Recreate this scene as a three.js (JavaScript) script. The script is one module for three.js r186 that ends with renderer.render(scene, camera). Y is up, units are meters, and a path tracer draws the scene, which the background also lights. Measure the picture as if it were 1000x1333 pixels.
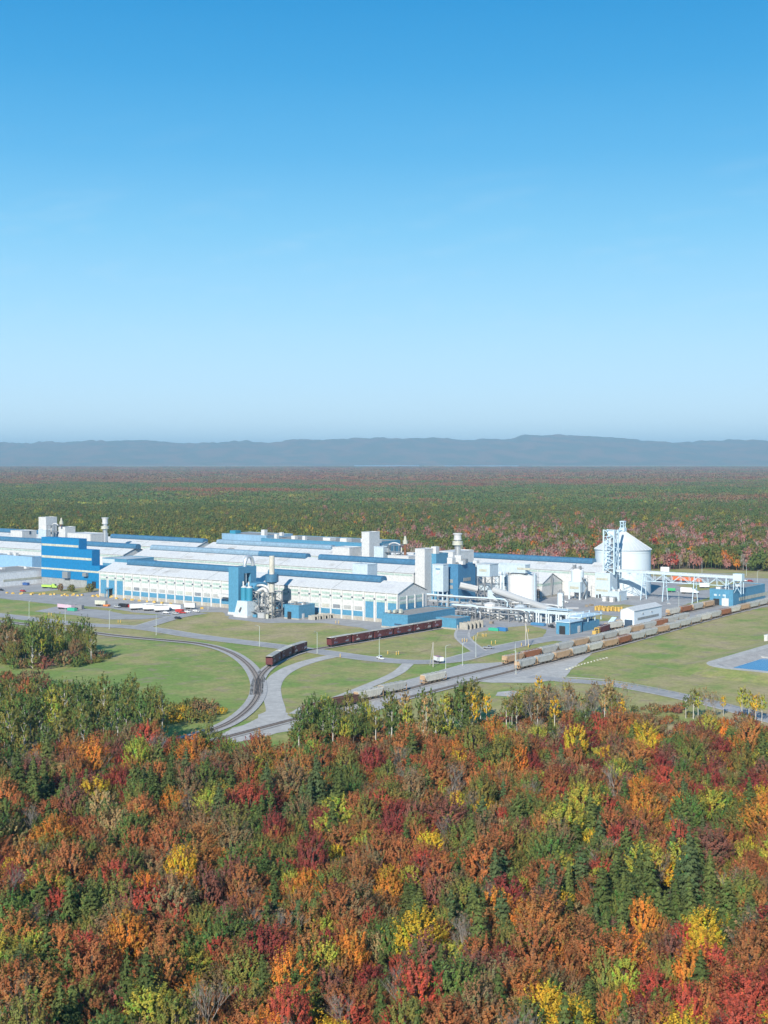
import * as THREE from 'three';
import { mergeGeometries } from 'three/addons/utils/BufferGeometryUtils.js';
import { createNoise2D, createNoise3D } from 'simplex-noise';

// ------------------------------------------------------------------ camera, sky, sun, exposure
// The site's own axes: x along the long halls, z across them (towards the drone), y up, metres.
const camera = new THREE.PerspectiveCamera(41.7, 0.75, 1, 90000);
camera.position.set(719.1, 95, 619.8);
camera.rotation.set(0, 37.3 * Math.PI / 180, 0);
camera.setViewOffset(1000, 1333, 0, 69.5, 1000, 1333);       // level camera, lens shifted down a little

const renderer = new THREE.WebGLRenderer();
renderer.toneMapping = THREE.LinearToneMapping;
renderer.toneMappingExposure = 1.42;
renderer.shadowMap.enabled = true;

const scene = new THREE.Scene();

// Clear autumn sky: deep blue overhead, pale at the horizon, a few thin streaks of cirrus.
const skyNoise = createNoise2D(rng(5));
function sstep(a, b, x) { const t = Math.min(1, Math.max(0, (x - a) / (b - a))); return t * t * (3 - 2 * t); }
function rng(seed) { return () => { seed = (seed + 0x6d2b79f5) | 0; let t = Math.imul(seed ^ (seed >>> 15), 1 | seed); t = (t + Math.imul(t ^ (t >>> 7), 61 | t)) ^ t; return ((t ^ (t >>> 14)) >>> 0) / 4294967296; }; }
{
  const W = 2048, Hh = 1024, data = new Float32Array(W * Hh * 4);
  const stops = [[-90, .66, .82, .92], [0, .64, .82, .92], [1.5, .62, .82, .93], [3.2, .50, .75, .92], [6.4, .33, .635, .87], [9.5, .20, .525, .80], [12.7, .102, .405, .72], [16, .05, .32, .645], [19, .026, .265, .585], [30, .022, .20, .47], [50, .022, .155, .38], [90, .022, .135, .34]];
  for (let r = 0; r < Hh; r++) {
    const el = ((r + .5) / Hh - .5) * 180;
    let k = 0; while (k < stops.length - 2 && stops[k + 1][0] < el) k++;
    const a = stops[k], b = stops[k + 1], t = Math.min(1, Math.max(0, (el - a[0]) / (b[0] - a[0])));
    for (let c = 0; c < W; c++) {
      const az = c / W * Math.PI * 2, x = Math.cos(az), y = Math.sin(az), o = (r * W + c) * 4;
      let ci = 0;
      if (el > 2 && el < 60) {
        const s = 1 / Math.tan(Math.max(2, el) * Math.PI / 180), px = x * s, py = y * s;
        ci = Math.max(0, skyNoise(px * .55 + py * .2, py * 2.2 - px * .5) * .6 + skyNoise(px * 2 + 7, py * 6) * .4 - .22) * .15 * sstep(3, 6, el) * (1 - sstep(10, 15, el));
      }
      for (let j = 0; j < 3; j++) { const v = a[j + 1] + (b[j + 1] - a[j + 1]) * t; data[o + j] = v + ([.62, .72, .8][j] - v) * ci; }
      data[o + 3] = 1;
    }
  }
  const tex = new THREE.DataTexture(data, W, Hh, THREE.RGBAFormat, THREE.FloatType);
  tex.mapping = THREE.EquirectangularReflectionMapping; tex.magFilter = THREE.LinearFilter; tex.needsUpdate = true;
  scene.background = tex; scene.environment = tex; scene.backgroundIntensity = scene.environmentIntensity = .88;
}
const sun = new THREE.DirectionalLight(new THREE.Color(1, .93, .81), 4.8);
sun.name = 'sun';
sun.position.set(.33 * 3000, .56 * 3000, .944 * 3000);
sun.castShadow = true; sun.shadow.mapSize.set(4096, 4096); sun.shadow.radius = 1;
Object.assign(sun.shadow.camera, { left: -900, right: 900, top: 900, bottom: -900, near: 10, far: 8000 });
scene.add(sun, sun.target);
scene.fog = new THREE.FogExp2(new THREE.Color(.46, .745, .95), 0.000055);

// ------------------------------------------------------------------ helpers
const n2 = createNoise2D(rng(11)), n2b = createNoise2D(rng(23)), n3 = createNoise3D(rng(31));
const fbm = (x, y, o = 4) => { let s = 0, a = .5, f = 1; for (let i = 0; i < o; i++) { s += a * n2(x * f + i * 17.3, y * f - i * 9.1); a *= .5; f *= 2.03; } return s; };
const clamp = (x, a, b) => Math.min(b, Math.max(a, x)), lerp = (a, b, t) => a + (b - a) * t;
const taken = new Map();
const numbered = (name) => { const n = taken.get(name) ?? 0; taken.set(name, n + 1); return n ? name + '_' + String(n).padStart(3, '0') : name; };
const M4 = () => new THREE.Matrix4();
function tag(o, label, category, group, kind) {
  if (label) o.userData.label = label; if (category) o.userData.category = category; if (group) o.userData.group = group; if (kind) o.userData.kind = kind; return o;
}
function thing(name, label, category, group, x = 0, y = 0, z = 0, turn = 0) {
  const g = new THREE.Group(); g.name = numbered(name); g.position.set(x, y, z); g.rotation.y = turn; scene.add(g); return tag(g, label, category, group);
}
function clean(g) { const k = g.index ? g.toNonIndexed() : g; for (const n of Object.keys(k.attributes)) if (!['position', 'normal', 'uv', 'color'].includes(n)) k.deleteAttribute(n); return k; }
function part(name, geos, material, parent, label) {
  geos = [].concat(geos);
  const g = geos.length > 1 ? mergeGeometries(geos.map(clean)) : geos[0];
  const m = new THREE.Mesh(g, material); m.name = name; m.castShadow = m.receiveShadow = true;
  if (label) m.userData.label = label;
  parent.add(m); return m;
}
function solo(name, geos, material, label, category, group) { const m = part(numbered(name), geos, material, scene); return tag(m, label, category, group); }
function struct(name, geos, material) { const m = part(numbered(name), geos, material, scene); m.userData.kind = 'structure'; return m; }
function dup(o, label, group) { const c = o.clone(); c.name = numbered(o.name.replace(/_\d{3}$/, '')); c.userData = { ...o.userData }; if (label) c.userData.label = label; if (group) c.userData.group = group; scene.add(c); return c; }
// box from corner to corner, uv in metres
function bx(x0, x1, y0, y1, z0, z1) {
  const g = new THREE.BoxGeometry(x1 - x0, y1 - y0, z1 - z0), p = g.attributes.position, n = g.attributes.normal, uv = g.attributes.uv;
  g.translate((x0 + x1) / 2, (y0 + y1) / 2, (z0 + z1) / 2);
  for (let i = 0; i < p.count; i++) {
    const X = p.getX(i), Y = p.getY(i), Z = p.getZ(i);
    if (Math.abs(n.getY(i)) > .5) uv.setXY(i, X, Z); else if (Math.abs(n.getX(i)) > .5) uv.setXY(i, Z, Y); else uv.setXY(i, X, Y);
  }
  return g;
}
function cyl(x, y0, y1, z, r0, r1 = r0, seg = 20) {
  const g = new THREE.CylinderGeometry(r1, r0, y1 - y0, seg); g.translate(x, (y0 + y1) / 2, z);
  const uv = g.attributes.uv; for (let i = 0; i < uv.count; i++) uv.setXY(i, uv.getX(i) * 6.28 * r0, uv.getY(i) * (y1 - y0)); return g;
}
const UPV = new THREE.Vector3(0, 1, 0);
function bar(a, b, r, seg = 6, r2 = r) {
  const A = new THREE.Vector3(...a), B = new THREE.Vector3(...b), d = B.clone().sub(A), l = d.length();
  const g = new THREE.CylinderGeometry(r2, r, l, seg); g.translate(0, l / 2, 0);
  g.applyQuaternion(new THREE.Quaternion().setFromUnitVectors(UPV, d.normalize())); g.translate(A.x, A.y, A.z); return g;
}
function beam(a, b, w, h) {          // square bar
  const A = new THREE.Vector3(...a), B = new THREE.Vector3(...b), l = A.distanceTo(B), g = new THREE.BoxGeometry(w, h, l);
  const o = new THREE.Object3D(); o.position.copy(A).lerp(B, .5); o.lookAt(B); o.updateMatrix(); g.applyMatrix4(o.matrix); return g;
}
function tube(pts, r, seg = 8, n = 24) { return new THREE.TubeGeometry(new THREE.CatmullRomCurve3(pts.map((p) => new THREE.Vector3(...p))), n, r, seg); }
// profile in (x, y), extruded along z from z0 to z1
function prism(profile, z0, z1, bevel = 0) {
  const s = new THREE.Shape(profile.map(([a, b]) => new THREE.Vector2(a, b)));
  const g = new THREE.ExtrudeGeometry(s, { depth: z1 - z0 - 2 * bevel, bevelEnabled: bevel > 0, bevelSize: bevel, bevelThickness: bevel, bevelOffset: -bevel, bevelSegments: 1 }); g.translate(0, 0, z0 + bevel); return g;
}
// profile in (z, y), extruded along x from x0 to x1
function prismX(profile, x0, x1) { const g = prism(profile.map(([z, y]) => [-z, y]), x0, x1); g.rotateY(Math.PI / 2); return g; }
function quad(a, b, c, d, uvScale = 1) {
  const g = new THREE.BufferGeometry(), v = [a, b, c, d];
  const e1 = new THREE.Vector3(...b).sub(new THREE.Vector3(...a)), e2 = new THREE.Vector3(...d).sub(new THREE.Vector3(...a)), n = e1.clone().cross(e2).normalize(), w = e1.length() * uvScale, h = e2.length() * uvScale;
  g.setAttribute('position', new THREE.Float32BufferAttribute([a, b, c, a, c, d].flat(), 3));
  g.setAttribute('normal', new THREE.Float32BufferAttribute(Array(6).fill([n.x, n.y, n.z]).flat(), 3));
  g.setAttribute('uv', new THREE.Float32BufferAttribute([0, 0, w, 0, w, h, 0, 0, w, h, 0, h], 2)); return g;
}

// ------------------------------------------------------------------ textures and materials
function noiseTex(size, fn, srgb = true) {
  const d = new Uint8Array(size * size * 4);
  for (let y = 0; y < size; y++) for (let x = 0; x < size; x++) { const c = fn(x / size, y / size, x, y), o = (y * size + x) * 4; d[o] = c[0]; d[o + 1] = c[1]; d[o + 2] = c[2]; d[o + 3] = 255; }
  const t = new THREE.DataTexture(d, size, size); t.wrapS = t.wrapT = THREE.RepeatWrapping; t.magFilter = THREE.LinearFilter; if (srgb) t.colorSpace = THREE.SRGBColorSpace; t.needsUpdate = true; return t;
}
const tileable = (u, v, f, s) => { const a = u * Math.PI * 2, b = v * Math.PI * 2; return n3(Math.cos(a) * f + s, Math.sin(a) * f + Math.cos(b) * f * .7, Math.sin(b) * f - s); };
const sr = (c) => Math.round(255 * (c <= .0031308 ? c * 12.92 : 1.055 * Math.pow(c, 1 / 2.4) - .055));
const r0 = rng(71);
const rep = (t, m) => { const c = t.clone(); c.repeat.set(1 / m, 1 / m); c.needsUpdate = true; return c; };
// siding: vertical ribs with faint streaks of dirt; 12 m tile
const sidingTex = rep(noiseTex(256, (u, v, x) => { const rib = (x % 8 < 1 ? -12 : 0) + (x % 128 < 2 ? -22 : 0), s = tileable(u, v * .15, 5, 4) * 10 + tileable(u, v, 1.2, 9) * 9; const k = clamp(236 + rib + s, 0, 255); return [k, k, k]; }), 12);
const plainTex = rep(noiseTex(256, (u, v) => { const k = clamp(232 + tileable(u, v, 1.5, 3) * 15 + tileable(u, v, 5, 13) * 11 + tileable(u, v, 14, 3) * 6, 0, 255); return [k, k, k * .99]; }), 25);
const asphaltTex = rep(noiseTex(1024, (u, v, x, y) => {
  let k = .31 + tileable(u, v, 1.2, 2) * .035 + tileable(u, v, 4, 8) * .03 + tileable(u, v, 13, 5) * .018 + (r0() - .5) * .03;
  const crack = Math.abs(tileable(u, v, 2.6, 30)); if (crack < .006) k -= .05;
  return [sr(k), sr(k * .99), sr(k * 1.0)];
}), 90);
const gravelTex = rep(noiseTex(512, (u, v) => { const k = .42 + tileable(u, v, 1.6, 5) * .05 + tileable(u, v, 6, 2) * .04 + (r0() - .5) * .08; return [sr(k), sr(k * .965), sr(k * .915)]; }), 40);
const ballastTex = rep(noiseTex(512, (u, v) => { const k = .38 + tileable(u, v, 2, 15) * .05 + tileable(u, v, 7, 1) * .04 + (r0() - .5) * .10; return [sr(k), sr(k * .97), sr(k * .94)]; }), 25);
const rgb = (r, g, b) => new THREE.Color().setRGB(r, g, b);
const mat = (c, o = {}) => new THREE.MeshStandardMaterial({ color: rgb(...c), roughness: .75, ...o });
const M = {
  white: mat([.66, .67, .67], { map: sidingTex, roughness: .55 }), whiteRoof: mat([.70, .71, .71], { map: sidingTex, roughness: .5 }), greyRoof: mat([.34, .33, .32], { map: plainTex }),
  cream: mat([.56, .57, .50], { map: plainTex }), blue: mat([.09, .29, .46], { map: sidingTex, roughness: .5 }), vividBlue: mat([.004, .20, .46], { map: sidingTex, roughness: .5 }),
  monitorBlue: mat([.06, .185, .33], { map: plainTex, roughness: .5 }), slate: mat([.045, .085, .15], { map: plainTex }), pale: mat([.57, .68, .76], { map: sidingTex, roughness: .5 }), paleRoof: mat([.60, .65, .69], { map: plainTex, roughness: .5 }),
  green: mat([.43, .56, .53], { map: plainTex, roughness: .35 }), louvre: mat([.34, .36, .37], { map: plainTex }), concrete: mat([.44, .42, .38], { map: plainTex, roughness: .9 }),
  steel: mat([.30, .315, .33], { roughness: .45, metalness: .4 }), paleSteel: mat([.50, .64, .73], { roughness: .5 }), darkSteel: mat([.10, .10, .11], { roughness: .6 }), silver: mat([.62, .63, .64], { roughness: .3, metalness: .6 }),
  pipe: mat([.46, .47, .48], { roughness: .4, metalness: .2 }), teal: mat([.03, .22, .34], { roughness: .45 }), tank: mat([.74, .75, .75], { roughness: .5 }), paleTank: mat([.60, .68, .73], { roughness: .5 }),
  rust: mat([.20, .085, .04], { map: plainTex, roughness: .9 }), dark: mat([.02, .02, .022], { roughness: .6 }), glass: mat([.03, .035, .04], { roughness: .08 }), strip: mat([.52, .52, .44], { map: plainTex, roughness: .6 }),
  yellow: mat([.64, .42, .10], { map: plainTex, roughness: .6 }), orange: mat([.60, .20, .06]), wood: mat([.34, .29, .23], { roughness: .9 }), lampPole: mat([.50, .58, .55], { roughness: .5 }),
  boxcar: mat([.125, .026, .028], { map: plainTex, roughness: .7 }), hopperGrey: mat([.47, .47, .45], { map: plainTex, roughness: .6 }), hopperWhite: mat([.60, .58, .53], { map: plainTex, roughness: .6 }), hopperTan: mat([.50, .34, .21], { map: plainTex, roughness: .7 }), hopperRust: mat([.33, .13, .06], { map: plainTex, roughness: .8 }), hopperBrown: mat([.13, .06, .045], { map: plainTex, roughness: .8 }), hatch: mat([.46, .46, .44], { map: plainTex }),
  rail: mat([.11, .085, .075], { roughness: .6, metalness: .3 }), sleeper: mat([.13, .105, .09], { map: ballastTex, roughness: 1 }),
  asphalt: mat([1, 1, 1], { map: asphaltTex, roughness: .95 }), gravel: mat([1, 1, 1], { map: gravelTex, roughness: 1 }), ballast: mat([1, 1, 1], { map: ballastTex, roughness: 1 }), pit: mat([.30, .29, .27], { map: gravelTex, roughness: 1 }),
  water: new THREE.MeshPhysicalMaterial({ color: rgb(.012, .15, .36), roughness: .2 }), lake: mat([.34, .42, .48], { roughness: .3 }),
  bark: mat([.12, .10, .085], { roughness: 1 }), birch: mat([.46, .44, .40], { roughness: .9 }), twig: mat([.26, .235, .21], { roughness: 1 }),
};

// ------------------------------------------------------------------ terrain, hills, fields, roads, tracks, ponds
M.pit.color.setRGB(.80, .80, .82); M.sleeper.color.setRGB(.72, .63, .56);
const CAMX = 719.1, CAMZ = 619.8, AHEAD = [-.606, -.7955], RIGHT = [.7955, -.606];
const fromCam = (x, z) => { const dx = x - CAMX, dz = z - CAMZ; return [dx * AHEAD[0] + dz * AHEAD[1], dx * RIGHT[0] + dz * RIGHT[1]]; };   // distance ahead, distance to the right
const toWorld = (d, s) => [CAMX + AHEAD[0] * d + RIGHT[0] * s, CAMZ + AHEAD[1] * d + RIGHT[1] * s];
// average leaf colour of the woods at a place, so that stands of pine, maple and birch come in drifts
const mixc = (a, b, t) => [lerp(a[0], b[0], t), lerp(a[1], b[1], t), lerp(a[2], b[2], t)];
{
  const rings = 120, spokes = 240, pos = [], col = [], idx = [];
  for (let i = 0; i <= rings; i++) for (let j = 0; j < spokes; j++) {
    const r = i ? 40 * Math.pow(36000 / 40, (i - 1) / (rings - 1)) : 0, a = j / spokes * Math.PI * 2, x = CAMX + r * Math.cos(a), z = CAMZ + r * Math.sin(a);
    pos.push(x, -.35, z);
    const k = fbm(x / 900, z / 900, 5), w = fbm(x / 3000 + 40, z / 600, 3), c = mixc(mixc([.15, .115, .06], [.12, .115, .055], sstep(-.2, .2, k)), [.18, .115, .065], sstep(-.1, .4, w));
    col.push(...c);
  }
  for (let i = 0; i < rings; i++) for (let j = 0; j < spokes; j++) { const a = i * spokes + j, b = i * spokes + (j + 1) % spokes, c = a + spokes, d = b + spokes; idx.push(a, b, c, b, d, c); }
  const g = new THREE.BufferGeometry(); g.setAttribute('position', new THREE.Float32BufferAttribute(pos, 3)); g.setAttribute('color', new THREE.Float32BufferAttribute(col, 3)); g.setIndex(idx); g.computeVertexNormals();
  struct('ground', g, new THREE.MeshStandardMaterial({ vertexColors: true, roughness: 1 }));
}
// blue hills on the horizon, 17 to 30 km away
function ridge(name, dist, depth, profile, rough, tone) {
  const nx = 420, nz = 44, pos = [], col = [], idx = [];
  const at = (px) => { let k = 0; while (k < profile.length - 2 && profile[k + 1][0] < px) k++; const a = profile[k], b = profile[k + 1], t = clamp((px - a[0]) / (b[0] - a[0]), 0, 1), s = t * t * (3 - 2 * t); return lerp(a[1], b[1], s); };
  for (let j = 0; j <= nz; j++) for (let i = 0; i <= nx; i++) {
    const s = -1 + 2 * i / nx, across = s * 11000, v = j / nz, d = dist + (v - .5) * depth;
    const [x, z] = toWorld(d, across), env = Math.pow(Math.sin(Math.PI * clamp(v, 0, 1)), .8), kk = across / 11000;
    const h = at(kk) * env * (1 + rough * fbm(x / 2200, z / 2200, 5)) + env * 70 * fbm(x / 1000 + 3, z / 1000, 4) + env * 30 * fbm(x / 260, z / 260, 3);
    pos.push(x, h - 3, z);
    const c = mixc(tone, [.16, .09, .055], sstep(-.15, .25, fbm(x / 700 + 5, z / 700, 5)));
    col.push(...c);
  }
  for (let j = 0; j < nz; j++) for (let i = 0; i < nx; i++) { const a = j * (nx + 1) + i, b = a + 1, c = a + nx + 1, d = c + 1; idx.push(a, b, c, b, d, c); }
  const g = new THREE.BufferGeometry(); g.setAttribute('position', new THREE.Float32BufferAttribute(pos, 3)); g.setAttribute('color', new THREE.Float32BufferAttribute(col, 3)); g.setIndex(idx); g.computeVertexNormals();
  return struct(name, g, new THREE.MeshStandardMaterial({ vertexColors: true, roughness: 1, side: THREE.DoubleSide }));
}
{ // height of the skyline along the ridge, from its west end to its east end (metres)
  const heights = [[-1, 290], [-.62, 320], [-.571, 335], [-.48, 345], [-.44, 375], [-.37, 375], [-.3, 335], [-.235, 376], [-.19, 355], [-.11, 385], [-.04, 402], [0, 432], [.07, 412], [.14, 402], [.19, 402], [.228, 458], [.30, 465], [.35, 428], [.40, 380], [.47, 340], [.51, 350], [.571, 376], [.66, 340], [1, 300]];
  ridge('hills', 23500, 7000, heights.map(([a, b]) => [a, b * 1.06]), .10, [.07, .072, .04]);
  ridge('hills', 20000, 2400, [[-1, 40], [-.5, 55], [-.2, 34], [0, 50], [.2, 38], [.5, 52], [1, 40]], .5, [.085, .08, .045]);
}
function sheet(name, pts, y, material, rag = 0, thick = 0) {
  let p = pts.map(([x, z]) => new THREE.Vector2(x, z));
  if (rag) { const q = []; p.forEach((a, i) => { const b = p[(i + 1) % p.length], n = Math.max(1, Math.round(a.distanceTo(b) / 5)); for (let k = 0; k < n; k++) { const c = a.clone().lerp(b, k / n); q.push(k ? c.add(new THREE.Vector2(n2b(c.x * .13, c.y * .13), n2b(c.y * .13 + 50, c.x * .13)).multiplyScalar(rag)) : c); } }); p = q; }
  if (THREE.ShapeUtils.isClockWise(p)) p.reverse();
  const tri = THREE.ShapeUtils.triangulateShape(p, []), pos = [], uv = [], nor = [];
  for (const q of p) { pos.push(q.x, y, q.y); uv.push(q.x, q.y); nor.push(0, 1, 0); }
  const g = new THREE.BufferGeometry(); g.setAttribute('position', new THREE.Float32BufferAttribute(pos, 3)); g.setAttribute('normal', new THREE.Float32BufferAttribute(nor, 3)); g.setAttribute('uv', new THREE.Float32BufferAttribute(uv, 2));
  g.setIndex(tri.flatMap(([a, b, c]) => [a, c, b])); return struct(name, g, material);
}
function ribbonGeo(pts, w, y, closed = false, y2 = y, off = 0) {
  const curve = new THREE.CatmullRomCurve3(pts.map(([x, z]) => new THREE.Vector3(x, 0, z)), closed, 'centripetal'), n = Math.ceil(curve.getLength() / 4), pos = [], uv = [], nor = [], idx = [];
  for (let i = 0; i <= n; i++) {
    const p = curve.getPointAt(i / n), t = curve.getTangentAt(i / n), sx = -t.z, sz = t.x;
    for (const s of [-.5, .5]) { const k = s * w + off; pos.push(p.x + sx * k, s < 0 ? y : y2, p.z + sz * k); uv.push(p.x + sx * k, p.z + sz * k); nor.push(0, 1, 0); }
    if (i < n) { const a = i * 2; idx.push(a, a + 1, a + 2, a + 1, a + 3, a + 2); }
  }
  const g = new THREE.BufferGeometry(); g.setAttribute('position', new THREE.Float32BufferAttribute(pos, 3)); g.setAttribute('normal', new THREE.Float32BufferAttribute(nor, 3)); g.setAttribute('uv', new THREE.Float32BufferAttribute(uv, 2)); g.setIndex(idx);
  return g;
}
const road = (name, pts, w, y, material) => { if (material === M.asphalt) struct('gravel_shoulder', ribbonGeo(pts, w + 2.6, y - .035), M.gravel); return struct(name, ribbonGeo(pts, w, y), material); };
// grass: greener and drier drifts, mown streaks
const FX0 = -420, FX1 = 860, FZ0 = -500, FZ1 = 460;
const zones = [[303.7, 210.6, 110, 1.35], [246.9, 184.8, 30, .35], [253.6, 235.9, 55, .7], [198.2, 70.9, 70, .22], [366.6, 162.6, 60, .42], [302.7, 136.3, 24, .12], [440.1, 106.7, 45, .95], [422.5, 3, 60, .62], [429.4, -56.5, 40, .45], [486.3, 107.4, 60, .2], [315.2, 60.3, 60, .30], [378, 78.9, 40, .9], [335.3, 7.4, 36, .55], [16.4, 83.3, 60, .8], [385.1, 206.5, 40, .3], [460, 149.5, 40, .7], [504.1, 146.4, 40, .3], [344.2, 215.7, 30, .5]];
const grassTex = noiseTex(2048, (u, v) => {
  const x = lerp(FX0, FX1, u), z = lerp(FZ0, FZ1, v);
  let w = .25, g = .25 * .45; for (const [cx, cz, r, k] of zones) { const q = Math.exp(-((x - cx) ** 2 + (z - cz) ** 2) / (r * r)) * 2; w += q; g += q * k; }
  let t = g / w + fbm(x / 45, z / 45, 4) * .8 + n2(x / 9, z / 30) * .12 + n2(x / 4, z / 4) * .08;
  t = clamp(t, 0, 1);
  let c = t < .5 ? mixc([.36, .29, .15], [.285, .27, .09], t * 2) : mixc([.285, .27, .09], [.165, .245, .045], t * 2 - 1);
  const e = fbm(x / 20 + 90, z / 20, 3); if (e > .22) c = mixc(c, [.27, .21, .14], sstep(.22, .5, e) * .55);
  const k = 1 + n2(x / 2, z / 2) * .14 + n2(x / 6 + 40, z / 6) * .10 + (r0() - .5) * .22;
  return [sr(c[0] * k), sr(c[1] * k), sr(c[2] * k)];
});
grassTex.repeat.set(1 / (FX1 - FX0), 1 / (FZ1 - FZ0)); grassTex.offset.set(-FX0 / (FX1 - FX0), -FZ0 / (FZ1 - FZ0));
M.grass = mat([1, 1, 1], { map: grassTex, roughness: 1 });
sheet('grass_field', [[-420, -330], [-420, 60], ...[[99.2, 232], [239.9, 306.3], [292.1, 307.9], [316.7, 298.7], [409.8, 323.6], [422.2, 327.4], [445.4, 324.7], [458.1, 315], [466.6, 296.1], [475.5, 276.3], [486.7, 258.2], [498.3, 239.5], [535, 214.4], [582.6, 194.7], [468.5, -218.8]], [470, -490], [240, -470], [60, -300]], 0, M.grass, 3);
// paved and gravelled ground of the works
sheet('yard', [[-420, -300], [-420, 20], ...[[-71.7, 54.7], [-42.1, 51.3], [8.2, 52.6], [19.4, 52.9], [39.7, 48.9], [61.2, 46.4], [91.4, 53], [120.4, 51.4], [133.6, 46.3], [120.9, 30.5], [136, 19], [164.7, 42.1], [193.6, 43.5], [220, 23.4], [250.8, 26.5], [274.6, 41.8], [278, 26.9], [277.7, -2.7]], [330, -30], [330, -330], [50, -280]], .06, M.asphalt, 1.2);
sheet('yard', [[236.5, -57.5], [190.9, -172.1], [170.2, -301.7], [177.7, -389.5], [279.2, -438.4], [358.7, -420.1], [392, -332.1], [379.8, 3.9], [373.4, 8.7], [362.9, 9.3], [360.6, 25.7], [361.5, 52.9], [364.3, 80], [340.9, 54.9], [316.4, 25.7], [298.1, -5.2], [288.9, 1.9]], .1, M.asphalt, 1);
sheet('parking_pad', [[28.9, 59.9], [40, 86.9], [72.5, 85.4], [108.3, 87.5], [123.5, 76], [129.1, 54.7], [121.9, 52.8], [94.7, 63.4], [72.9, 56.6], [50.1, 57.7]], .1, M.asphalt, .8);
sheet('grass_island', [[324.7, 27.1], [314.8, 3.1], [314.5, -17.7], [321.9, -38.5], [339.1, -27.9], [352.3, -1.6], [352.2, 19.4], [353.4, 43.6], [352.5, 56.4], [340.2, 48.3]], .16, M.grass, .6);
sheet('grass_island', [[304.1, -109.1], [315.6, -112.6], [332.7, -110.3], [342.3, -107.7], [347.3, -87.4], [341.9, -74], [325.5, -85.2]], .16, M.grass, .8);
sheet('grass_island', [[306.7, -148.9], [312.9, -170.8], [329.4, -166.2], [332.4, -135.9], [322.9, -128.6]], .16, M.grass, .8);
sheet('grass_island', [[355.1, -147.9], [345.9, -190.1], [337.8, -257.3], [333.2, -308.4], [352.3, -242.8], [361.6, -196.4], [362.9, -164.4]], .16, M.grass, .8);
sheet('grass_island', [[282.5, -314.3], [292.5, -361.4], [313.9, -369.7], [324, -330.7], [311.5, -277.7]], .16, M.grass, .8);
sheet('grass_island', [[215.4, -399.1], [352, -466.5], [365.9, -425.5], [293.4, -404.2], [236.6, -369.8]], .16, M.grass, .8);
sheet('grass_island', [[-63.9, 22], [-55.5, 1.8], [-57.2, -47.8], [-30.1, -24.6], [-23, 1], [-38, 15.8]], .16, M.grass, .6);
sheet('grass_island', [[279.1, 42.3], [278.6, 9.7], [293.5, 15.2], [305.7, 26.1], [331.1, 72.6], [334.3, 86.9], [322.4, 96], [315.1, 108], [296.6, 109], [291.6, 78.2]], .14, M.grass, .6);
road('access_road', [[-7.1, 112.2], [40, 112.6], [77.4, 113.4], [119, 111.6], [153.5, 102.8], [206.6, 109.3], [248.4, 111.2], [285.3, 112.6], [306.2, 114.7], [326.5, 116.6], [345, 114.6], [356, 107.7], [360.7, 98.2], [358.9, 69.7], [357.5, 45.7], [357.6, 20.7], [361.3, -4.6], [366.6, -24.3]], 10.5, .2, M.asphalt);
road('access_road', [[152.2, 101.6], [141.4, 78.7], [129.9, 49.1], [128.4, 30]], 9, .24, M.asphalt);
road('service_lane', [[289.9, -25.3], [302.5, -0.1], [318, 24.5], [335.5, 44.8], [355, 64.5]], 6, .24, M.asphalt);
sheet('gravel_apron', [[376.6, 115.2], [386.4, 102.1], [406.8, 114], [408.8, 98.9], [392.5, 29.3], [400.5, 29.9], [416.5, 79.1], [427.9, 108.3], [425.8, 127.5], [410.3, 139.3], [394.4, 139]], .12, M.gravel, .6);
road('gravel_road', [[308.1, 116.5], [308.2, 125.9], [310, 139.8], [316.1, 159.9], [327.6, 182.1], [342.8, 202.7], [359.9, 221.4], [382.5, 244.8], [392.3, 259.4], [399.7, 279.4], [404.7, 295.9]], 7.5, .12, M.gravel);
sheet('gravel_apron', [[376.3, 241.8], [382.5, 240.9], [393.2, 247.9], [408.4, 261.1], [408.6, 277.4], [406.8, 294.4], [404.1, 302.5], [393.3, 284.2], [386, 260.7]], .09, M.gravel, 1.5);
road('gravel_road', [[350.8, 117.6], [363.6, 144.2], [375.7, 184.8], [382.3, 210.7], [383.9, 226.1], [390.4, 242.6]], 5.5, .14, M.gravel);
road('perimeter_road', [[414.9, 115.6], [433.2, 114.4], [450, 111.5], [469.7, 115.4], [489.9, 122.4], [509.8, 131.2], [533.3, 144.8], [555, 157.8]], 7.5, .17, M.asphalt);
sheet('gravel_patch', [[462, 38.7], [458.5, 11.4], [456.8, -13], [461.9, -10.3], [463.4, 13.9], [465.4, 36.2]], .09, M.gravel, .6);
sheet('gravel_patch', [[424.5, 156.8], [427.5, 149.9], [434.3, 153.8], [434.3, 162.6], [428.5, 164.8]], .09, M.gravel, .6);
// railway: two parallel yard tracks on a ballast bed, a spur to the plant and a curve round the field
function track(name, pts, bed = 5) {
  const g = new THREE.Group(); g.name = numbered(name); g.userData.kind = 'structure'; scene.add(g);
  part('ballast', ribbonGeo(pts, bed, .28), M.ballast, g); part('sleeper_band', ribbonGeo(pts, 2.6, .36), M.sleeper, g);
  for (const s of [-.72, .72]) {
    const side = (y0, y1, w, o) => ribbonGeo(pts, w, y0, false, y1, o);
    part('rail', [side(.56, .56, .16, s), side(.36, .56, .001, s - .08), side(.56, .36, .001, s + .08)], M.rail, g);
  }
  return g;
}
sheet('ballast_bed', [[407.7, 258.2], [389.8, 221.6], [379.2, 163], [371.4, 104.9], [386.7, 81.4], [373.4, 8.7], [380.8, -381.5], [408.8, -298.5], [392, -216.7], [392.1, 26.2], [413.8, 113.9], [398.8, 145.6], [407, 200.3], [413.7, 239.6]], .15, M.ballast, .8);
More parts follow.
